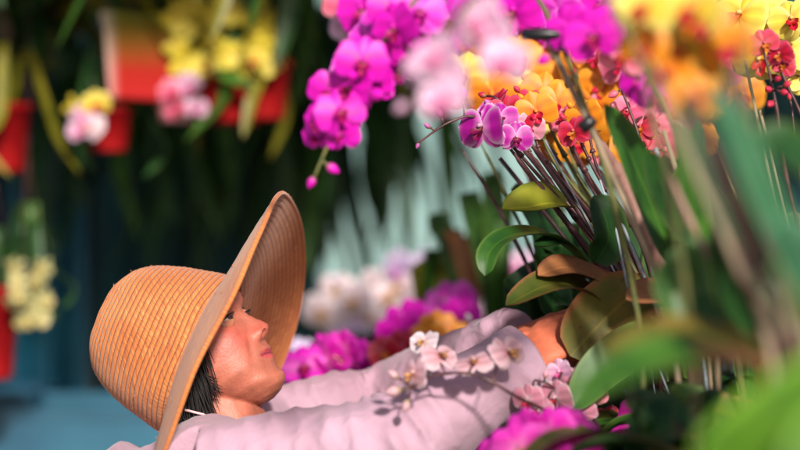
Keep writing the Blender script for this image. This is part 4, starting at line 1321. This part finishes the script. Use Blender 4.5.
tip_fl = [((510, 142), (500, 118), 2.38, 'purplewhite', .05), ((552, 158), (536, 112), 2.42, 'orange', .058), ((545, 140), (528, 104), 2.44, 'red', .046), ((572, 150), (556, 104), 2.46, 'orange', .060),
          ((578, 158), (566, 118), 2.44, 'rose', .050), ((556, 140), (542, 92), 2.48, 'orange', .062), ((548, 164), (530, 128), 2.42, 'redwhite', .042), ((600, 175), (584, 120), 2.42, 'orange', .06), ((600, 180), (574, 132), 2.40, 'red', .046), ((536, 150), (516, 138), 2.37, 'purplewhite', .046)]
tipp = empty('orchid_plant', ((700 - 400) / S * 2.56, 2.56, BENCH_Z)); O = Vector(tipp.location)
tag(tipp, 'many-stemmed orchid carrying orange and red blooms at the head of the stem bundle', 'orchid', GA)
add_pot(tipp, .11, .06, M['potblack'])
for (ax_, ay_), (fx_, fy_), d_, kd, sz in tip_fl:
    mb = MB(); pts = spline([O + Vector((0, 0, .10)), P(664, 330, d_ + .04), P(612 + (ax_ - 545) * .5, 240, d_ + .02), P(ax_, ay_, d_), P(fx_ + 3, fy_ + 2, d_)], 40)
    mb.tube(pts, [.0030 * (1 - .4 * i / 40) * (1.35 if i % 8 == 5 else 1) for i in range(41)], 8)
    for i in (22, 28, 34):                                    # dry sheaths at the joints
        mb.tube([pts[i], pts[i].lerp(pts[i + 1], .8)], [.0044, .0028], 8)
    so_ = mb.build('flower_spike', M[rnd.choice(['stem', 'stem', 'stemgreen'])], tipp, O)
    put_flower(kd, P(fx_, fy_, d_ - .012), sz, (rnd.uniform(-.7, .2), -1, rnd.uniform(-.2, .4)), so_, O, rnd.uniform(-.4, .4))
    put_bud(kd, P(fx_ - 12 + rnd.uniform(-4, 4), fy_ - 12, d_), .013, (-.6, -.2, .6), so_, O)

# stake with black clip
stk = empty('plant_stake', ((705 - 400) / S * 2.17, 2.17, BENCH_Z)); O = Vector(stk.location)
tag(stk, 'wooden plant stake topped by a black plastic clip, leaning among the orange orchids', 'plant stake')
mb = MB(); mb.tube([O + Vector((0, 0, .0)), P(668, 300, 2.14), P(592, 130, 2.12), P(546, 36, 2.10)], .0038, 10); mb.build('stake', M['stake'], stk, O)
mb = MB()
c0, c1 = P(521, 34, 2.092), P(573, 35, 2.092)
mb.tube([c0, c0.lerp(c1, .03), c0.lerp(c1, .5), c0.lerp(c1, .97), c1], [.004, .0078, .0088, .0078, .004], 14, flat=.8); mb.build('clip', M['black'], stk, O)
mb = MB(); q = P(588, 122, 2.115); mb.tube([q + Vector((-.008, 0, -.008)), q + Vector((.006, -.004, .004))], .007, 12); mb.build('wire_tie', M['black'], stk, O)

# red pot seen at right between leaves
rp_ = empty('flower_pot', P(800, 245, 2.16)); rp_.location.z = BENCH_Z
O = Vector(rp_.location); tag(rp_, 'tall red clay pot glimpsed between dark leaves at the right edge', 'pot')
mb = MB(); mb.lathe([(.001, 0), (.045, 0), (.055, .35), (.062, .36), (.062, .40), (.052, .40), (.050, .36)], 28)
for v in mb.v: v += O
mb.build('pot', mat_noise('red_clay', (.42, .06, .03), (.58, .14, .08), 26, .7, .3), rp_, O)
mb = MB(); mb.lathe([(.05, .385), (.03, .39), (.001, .392)], 20)
for v in mb.v: v += O
mb.build('potting_bark', M['bark'], rp_, O)

# --- rear bench: blurred flowers behind her arms
def rear(label, px, d, kinds, fl, size=.07, auto=4, amat='dark', top=None):
    ys = [f[1] for f in fl]
    flowers = [(x, y, d + rnd.uniform(-.08, .08), size * rnd.uniform(.85, 1.15), rnd.choice(kinds)) for x, y in fl]
    t = min(ys)
    xm = sum(f[0] for f in fl) / len(fl)
    return plant(label, px, d, GB, pot=rnd.choice(['black', 'clay']), spikes=[dict(kind=kinds[0], pts=[(px + (xm - px) * .4, 400, d), (xm, (t + 400) / 2 - 20, d), (xm - 8, t, d)], mat='stemgreen', flowers=flowers, buds=[(xm - 10, t - 8, d, .016)])], auto=auto, auto_mat=amat)
rear('magenta orchid close behind the far sleeve by the woman\'s mouth', 345, 2.97, ['magenta', 'hotpink'], [(326, 360), (344, 350), (336, 372), (356, 362), (314, 374), (304, 366)], .076)
rear('crimson orchid behind the middle of the far sleeve', 392, 3.0, ['magenta', 'rose', 'red'], [(384, 352), (396, 362), (372, 366), (404, 346)], .062)
rear('magenta orchid standing tall behind the sleeves beside an orange one', 420, 3.12, ['magenta'], [(409, 326), (418, 338), (402, 336), (412, 352)], .090)
rear('orange orchid half hidden behind the sleeves', 440, 3.05, ['orange'], [(438, 330), (448, 340), (428, 340), (440, 352), (458, 346)], .070)
rear('magenta orchid with upright petals right of the orange one', 460, 3.15, ['magenta', 'violet'], [(452, 306), (462, 320), (444, 322), (456, 334)], .092)
rear('white orchid leaning over the far cuff', 480, 2.98, ['whitepink', 'lilac'], [(478, 338), (466, 350), (492, 336), (452, 352), (508, 330)], .06)
rear('lilac orchid beside the woman\'s lips', 300, 3.3, ['lilac', 'violet'], [(296, 368), (306, 376), (290, 382), (302, 356)], .07)
rear('pale lilac orchid in the middle of the soft far row', 352, 3.99, ['lilac', 'whitepink'], [(340, 310), (354, 300), (364, 318), (330, 326), (350, 334), (372, 330), (338, 290), (322, 312)], .085)
rear('white orchid in the soft far row with yellow centres', 395, 4.06, ['whitepink', 'lilac', 'whitepink'], [(386, 296), (400, 286), (410, 304), (378, 312), (394, 322), (416, 318), (428, 300), (398, 268), (412, 284), (376, 284), (424, 268)], .085)
rear('violet orchid in the soft far row above the magenta one', 440, 3.97, ['violet', 'lilac'], [(432, 276), (446, 270), (456, 286), (438, 294), (462, 272), (470, 292)], .08)
rear('pale blue-white orchid in the far row right of the violet one', 490, 4.03, ['lilac', 'whitepink', 'lilac'], [(476, 300), (490, 290), (502, 306), (484, 316), (508, 286), (516, 300), (494, 322), (524, 318), (470, 280), (500, 270), (484, 272)], .085)
rear('lilac orchid at the right end of the far row', 530, 3.96, ['lilac', 'palepink'], [(520, 268), (534, 262), (540, 282), (526, 290), (548, 270), (512, 276)], .08)
# soft leaves standing on the rear bench
for lb, px, d, am, pts in (('leafy plant with pale green tongue leaves behind the bundled canes', 500, 3.3, 'green', [(492, 182), (470, 196), (508, 214), (486, 224)]),
                           ('leafy plant with a bent brown leaf left of the bundled canes', 470, 3.45, 'brown', [(440, 222), (452, 232), (476, 238)]),
                           ('leafy plant with yellow-green leaves behind the magenta blooms', 430, 3.5, 'yellowgreen', [(432, 254), (418, 268), (446, 262)])):
    plant(lb, px, d, 'leafy plants on the rear bench', leaves=[([(px, 400, d), (px + (x - px) * .15, (y + 400) / 2, d), (x, y, d), (x + fil.uniform(-22, 12), y + fil.uniform(4, 26), d)], .045, fil.choice([am, am, 'green']), dict(hint=(fil.uniform(-.7, .7), -.5, .6))) for x, y in pts], auto=5, auto_mat='green', name='leafy_plant', cat='plant')

# ================================================================== HANGING POTS AND FOLIAGE OF THE STALL
RAIL = {3.85: 2.40, 5.0: 2.40}
hr = random.Random(5)
def hang_foliage(c, n, L, width, mats, spread, root, O, up=.10, part='leaf'):
    for i in range(n):
        a = 2 * math.pi * i / n + hr.uniform(-.4, .4)
        dr = Vector((math.cos(a), math.sin(a), 0))
        l = L * hr.uniform(.65, 1.15)
        s = spread * hr.uniform(.5, 1.1)
        pts = [c + dr * .02, c + dr * s * .40 + Vector((0, 0, up * hr.uniform(.8, 1.6))), c + dr * s * .85 + Vector((0, 0, -l * .12)), c + dr * s * 1.15 + Vector((hr.uniform(-.04, .04), 0, -l * .55)), c + dr * s * 1.28 + Vector((hr.uniform(-.06, .06), 0, -l))]
        leaf_mb(pts, width * hr.uniform(.8, 1.2), hint=dr + Vector((0, 0, .8)), fold=.25, n=14, k=2, shape=(.3, .45)).build(part, M[hr.choice(mats)], root, O)

def hanging_pot(label, px, d, y_top, y_bot, r, mat, leaf_n=8, leaf_L=.2, leaf_w=.04, leaf_m=('oliveyellow',), spread=.12, flowers=(), group='pots hanging from the rail', lean=0.0, square=False, name='hanging_pot', cat='hanging pot'):
    zt, zb = P(px, y_top, d).z, P(px, y_bot, d).z
    x = P(px, 0, d).x
    root = empty(name, (x, d, zb)); tag(root, label, cat, group)
    O = Vector(root.location)
    h = zt - zb
    mb = MB()
    prof = [(.001, 0), (r * .74, 0), (r * .76, .006), (r * .98, h * .9), (r * 1.05, h * .91), (r * 1.05, h), (r * .98, h), (r * .95, h * .93), (.001, h * .92)]
    mb.lathe(prof, 4 if square else 32)
    rot = Matrix.Rotation(lean, 3, 'Y') @ Matrix.Rotation(R(45) + R(8) if square else 0, 3, 'Z')
    for v in mb.v: v[:] = (rot @ v) + O
    mb.build('pot', mat, root, O, smooth=not square)
    c = O + Vector((0, 0, h * .95))
    zr = 2.385
    if zr > c.z + .02:
        for k in range(3):
            a = 2 * math.pi * k / 3 + .5
            wb = MB(); wb.tube([c + Vector((math.cos(a) * r, math.sin(a) * r, 0)), Vector((x, d, min(zr, c.z + .22))), Vector((x, d, zr))], .0012, 6)
            wb.build('hanger', M['stem'], root, O)
    if leaf_n:
        hang_foliage(c, leaf_n, leaf_L, leaf_w, leaf_m, spread, root, O)
    for f in flowers:
        q = P(*f[:3])
        put_flower(f[3], q, f[4], (hr.uniform(-.6, .6), -1, hr.uniform(-.6, .2)), root, O, hr.uniform(-1, 1))
    return root

# red pot: pale side is a reflection painted into the colour, olive towards the top
m_pot_sheen, nt, b = nodes_of('red_pot_painted_sheen')
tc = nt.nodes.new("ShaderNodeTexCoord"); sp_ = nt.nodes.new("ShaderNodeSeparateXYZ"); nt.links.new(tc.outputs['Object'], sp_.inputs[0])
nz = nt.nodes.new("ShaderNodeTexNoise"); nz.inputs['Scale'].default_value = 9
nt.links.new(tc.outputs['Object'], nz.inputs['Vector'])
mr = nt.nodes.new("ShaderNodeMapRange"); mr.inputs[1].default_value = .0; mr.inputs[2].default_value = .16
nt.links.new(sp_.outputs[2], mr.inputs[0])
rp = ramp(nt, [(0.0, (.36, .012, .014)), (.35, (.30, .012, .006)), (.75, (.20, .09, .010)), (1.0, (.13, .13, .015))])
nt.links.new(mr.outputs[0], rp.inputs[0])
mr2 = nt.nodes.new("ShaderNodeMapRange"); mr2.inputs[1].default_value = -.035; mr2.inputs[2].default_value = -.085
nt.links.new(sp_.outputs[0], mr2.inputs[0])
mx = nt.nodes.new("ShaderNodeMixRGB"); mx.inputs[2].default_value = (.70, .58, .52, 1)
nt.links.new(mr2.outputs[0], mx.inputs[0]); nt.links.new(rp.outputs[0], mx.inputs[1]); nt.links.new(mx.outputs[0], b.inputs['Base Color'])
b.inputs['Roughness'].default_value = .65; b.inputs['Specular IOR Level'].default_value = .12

hanging_pot('square red hanging pot with a reflection painted on its pale side, largest and highest of the hanging pots', 142, 3.85, 18, 101, .122, m_pot_sheen, 0, .16, .06, ('oliveyellow', 'green'), .13, square=True, lean=R(3))
hanging_pot('red hanging pot under a cluster of small yellow flowers', 225, 3.85, 62, 124, .10, M['redpot'], 5, .06, .04, ('oliveyellow', 'green'), .12,
            flowers=[(176 + hr.uniform(0, 96), 2 + hr.uniform(0, 66), 3.85 + hr.uniform(-.12, -.05), 'oncidium', hr.uniform(.05, .075)) for i in range(34)] + [(206, 66, 3.7, 'yellow', .05), (255, 60, 3.7, 'yellow', .05), (262, 46, 3.7, 'oncidium', .06)])
hanging_pot('pink-wrapped hanging pot beside the red pot of yellow flowers', 182, 3.85, 84, 122, .058, M['pinkpot'], 4, .1, .03, ('green',), .08,
            flowers=[(172, 92, 3.7, 'rose', .06), (188, 86, 3.7, 'palepink', .06), (196, 108, 3.72, 'palepink', .05), (176, 110, 3.72, 'rose', .05)])
hanging_pot('small red hanging pot below a tuft of white and pink flowers', 108, 3.85, 108, 152, .05, M['redpot'], 3, .12, .03, ('oliveyellow', 'dark'), .12,
            flowers=[(84, 118, 3.72, 'palepink', .06), (92, 126, 3.72, 'whitepink', .06), (80, 130, 3.72, 'palepink', .055), (96, 104, 3.72, 'yellow', .06), (74, 108, 3.74, 'oncidium', .06)])
hanging_pot('dark red hanging pot at the left edge', 2, 3.85, 104, 172, .06, M['redpot'], 4, .2, .03, ('oliveyellow', 'green'), .14)
hanging_pot('lowest dark red hanging pot half out of the left edge', -6, 3.85, 286, 378, .05, M['redpot'], 3, .1, .03, ('dark',), .06)
hanging_pot('dark red hanging pot just left of the magenta orchid spray', 262, 3.85, 62, 120, .06, M['redpot'], 5, .20, .03, ('oliveyellow', 'green', 'oliveyellow'), .16)
hanging_pot('black hanging pot trailing pale yellow flowers low on the left', 28, 3.85, 262, 300,   .03, M['potblack'], 5, .10, .03, ('green', 'dark'), .06,
            flowers=[(28 + hr.uniform(-16, 16), 300 + hr.uniform(-36, 40), 3.74 + hr.uniform(-.04, .04), 'cream', .044) for i in range(16)])
# baskets above the frame whose long leaves and roots trail into view
def basket(label, px, d, y, n, L, w, mats, spread, group):
    z = min(P(px, y, d).z, 2.30)
    root = empty('hanging_basket', (P(px, 0, d).x, d, z)); O = Vector(root.location)
    tag(root, label, 'hanging basket', group)
    mb = MB(); mb.lathe([(.001, 0), (.05, .003), (.08, .03), (.092, .075), (.088, .075), (.075, .035), (.001, .02)], 24)
    for v in mb.v: v += O
    mb.build('basket', M['wood'], root, O)
    for k in range(3):
        a = 2.1 * k
        wb = MB(); wb.tube([O + Vector((.088 * math.cos(a), .088 * math.sin(a), .07)), Vector((O.x, d, max(z + .08, min(2.39, z + .3)))), Vector((O.x, d, 2.395))], .002, 6)
        wb.build('hanger', M['wire'], root, O)
    hang_foliage(O + Vector((0, 0, .05)), n, L, w, mats, spread, root, O, up=.06)
GG = 'baskets of trailing leaves hanging in the stall'
bl = [(62, 3.85, -60, 7, .24, .035, ('oliveyellow', 'dark', 'dark'), .22, 'basket of yellow-olive trailing leaves at the upper left'),
      (140, 3.85, -62, 18, .17, .07, ('oliveyellow', 'green'), .20, 'basket of olive leaves directly above the square red pot'),
      (278, 3.85, -62, 12, .34, .045, ('oliveyellow', 'dark', 'green'), .20, 'basket of long olive leaves trailing beside the magenta spray'),
      (335, 3.85, -60, 9, .22, .045, ('oliveyellow', 'dark', 'dark'), .2, 'basket of mixed leaves behind the magenta spray'),
      (425, 4.6, 70, 9, .46, .024, ('dark', 'green', 'dark'), .40, 'small basket of arching dark straps hanging before the pale sheeting'),
      (165, 3.70, -70, 9, .26, .040, ('oliveyellow', 'green'), .22, 'basket of long yellow-green leaves hanging in front of the pots'),
      (100, 4.35, 10, 26, .10, .06, ('oliveyellow', 'green', 'dark'), .20, 'basket of short yellow-green leaves between the red pots'),
      (200, 4.35, 0, 26, .12, .06, ('oliveyellow', 'green', 'dark'), .20, 'basket of short green leaves behind the yellow flowers'),
      (20, 4.35, 40, 20, .12, .06, ('oliveyellow', 'green', 'dark'), .20, 'basket of short olive leaves by the left edge pots'),
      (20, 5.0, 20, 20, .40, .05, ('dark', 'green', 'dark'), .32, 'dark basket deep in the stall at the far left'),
      (120, 5.0, 110, 22, .38, .05, ('dark', 'dark', 'green'), .30, 'dark basket deep in the stall under the square red pot'),
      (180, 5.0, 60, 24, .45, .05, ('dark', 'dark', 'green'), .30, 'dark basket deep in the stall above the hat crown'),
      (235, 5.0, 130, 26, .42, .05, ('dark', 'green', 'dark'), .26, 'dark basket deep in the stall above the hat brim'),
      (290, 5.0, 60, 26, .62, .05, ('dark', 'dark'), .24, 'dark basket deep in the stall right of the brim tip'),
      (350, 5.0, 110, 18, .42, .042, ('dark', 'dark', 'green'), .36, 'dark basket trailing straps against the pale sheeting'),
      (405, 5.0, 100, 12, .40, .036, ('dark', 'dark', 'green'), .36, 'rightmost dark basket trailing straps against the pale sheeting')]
for px, d, y, n, L, w, ms, sp_r, lb in bl:
    basket(lb, px, d, y, n, L, w, ms, sp_r, GG)
# blue crates stacked behind her
def crate(label, px, py, d, w, h, dep, mat):
    c = P(px, py, d); c.z = 0
    root = empty('plastic_crate', (c.x, d, c.z)); O = Vector(root.location); tag(root, label, 'crate', 'blue plastic crates behind the woman')
    t = .012
    mb = MB()
    mb.box(O + Vector((-w / 2, -dep / 2, 0)), O + Vector((w / 2, dep / 2, t)))
    for s in (-1, 1):
        mb.box(O + Vector((-w / 2, s * dep / 2 - t / 2, t)), O + Vector((w / 2, s * dep / 2 + t / 2, h)))
        mb.box(O + Vector((s * w / 2 - t / 2, -dep / 2 + t, t)), O + Vector((s * w / 2 + t / 2, dep / 2 - t, h)))
    mb.build('tub', mat, root, O, smooth=False)
    rb = MB()
    for s in (-1, 1):
        rb.box(O + Vector((-w / 2 - .01, s * dep / 2 - .012, h)), O + Vector((w / 2 + .01, s * dep / 2 + .012, h + .02)))
        rb.box(O + Vector((s * w / 2 - .012, -dep / 2 + .012, h)), O + Vector((s * w / 2 + .012, dep / 2 - .012, h + .02)))
    rb.build('rim', mat, root, O, smooth=False)
    return root
m_c = mat_noise('blue_crate_plastic', (.002, .035, .07), (.005, .065, .12), 6, .4)
m_c2 = mat_noise('faded_blue_crate_plastic', (.004, .05, .095), (.015, .10, .16), 3, .45)
k = 0
for (px, d, w, lv) in ((60, 4.35, .62, 4), (-60, 4.6, .5, 4), (165, 4.6, .5, 3)):
    for i in range(lv):
        z = i * .262 + .001
        c = crate(('second', 'third', 'lowest', 'topmost')[i - 3] + ' blue crate of the stack ' + ('left of the hat', 'at the left edge', 'directly behind the hat')[k], px, 225, d, w, .24, .40, m_c2 if (i == lv - 1 and k == 0) else m_c)
        c.location.z = z
    k += 1
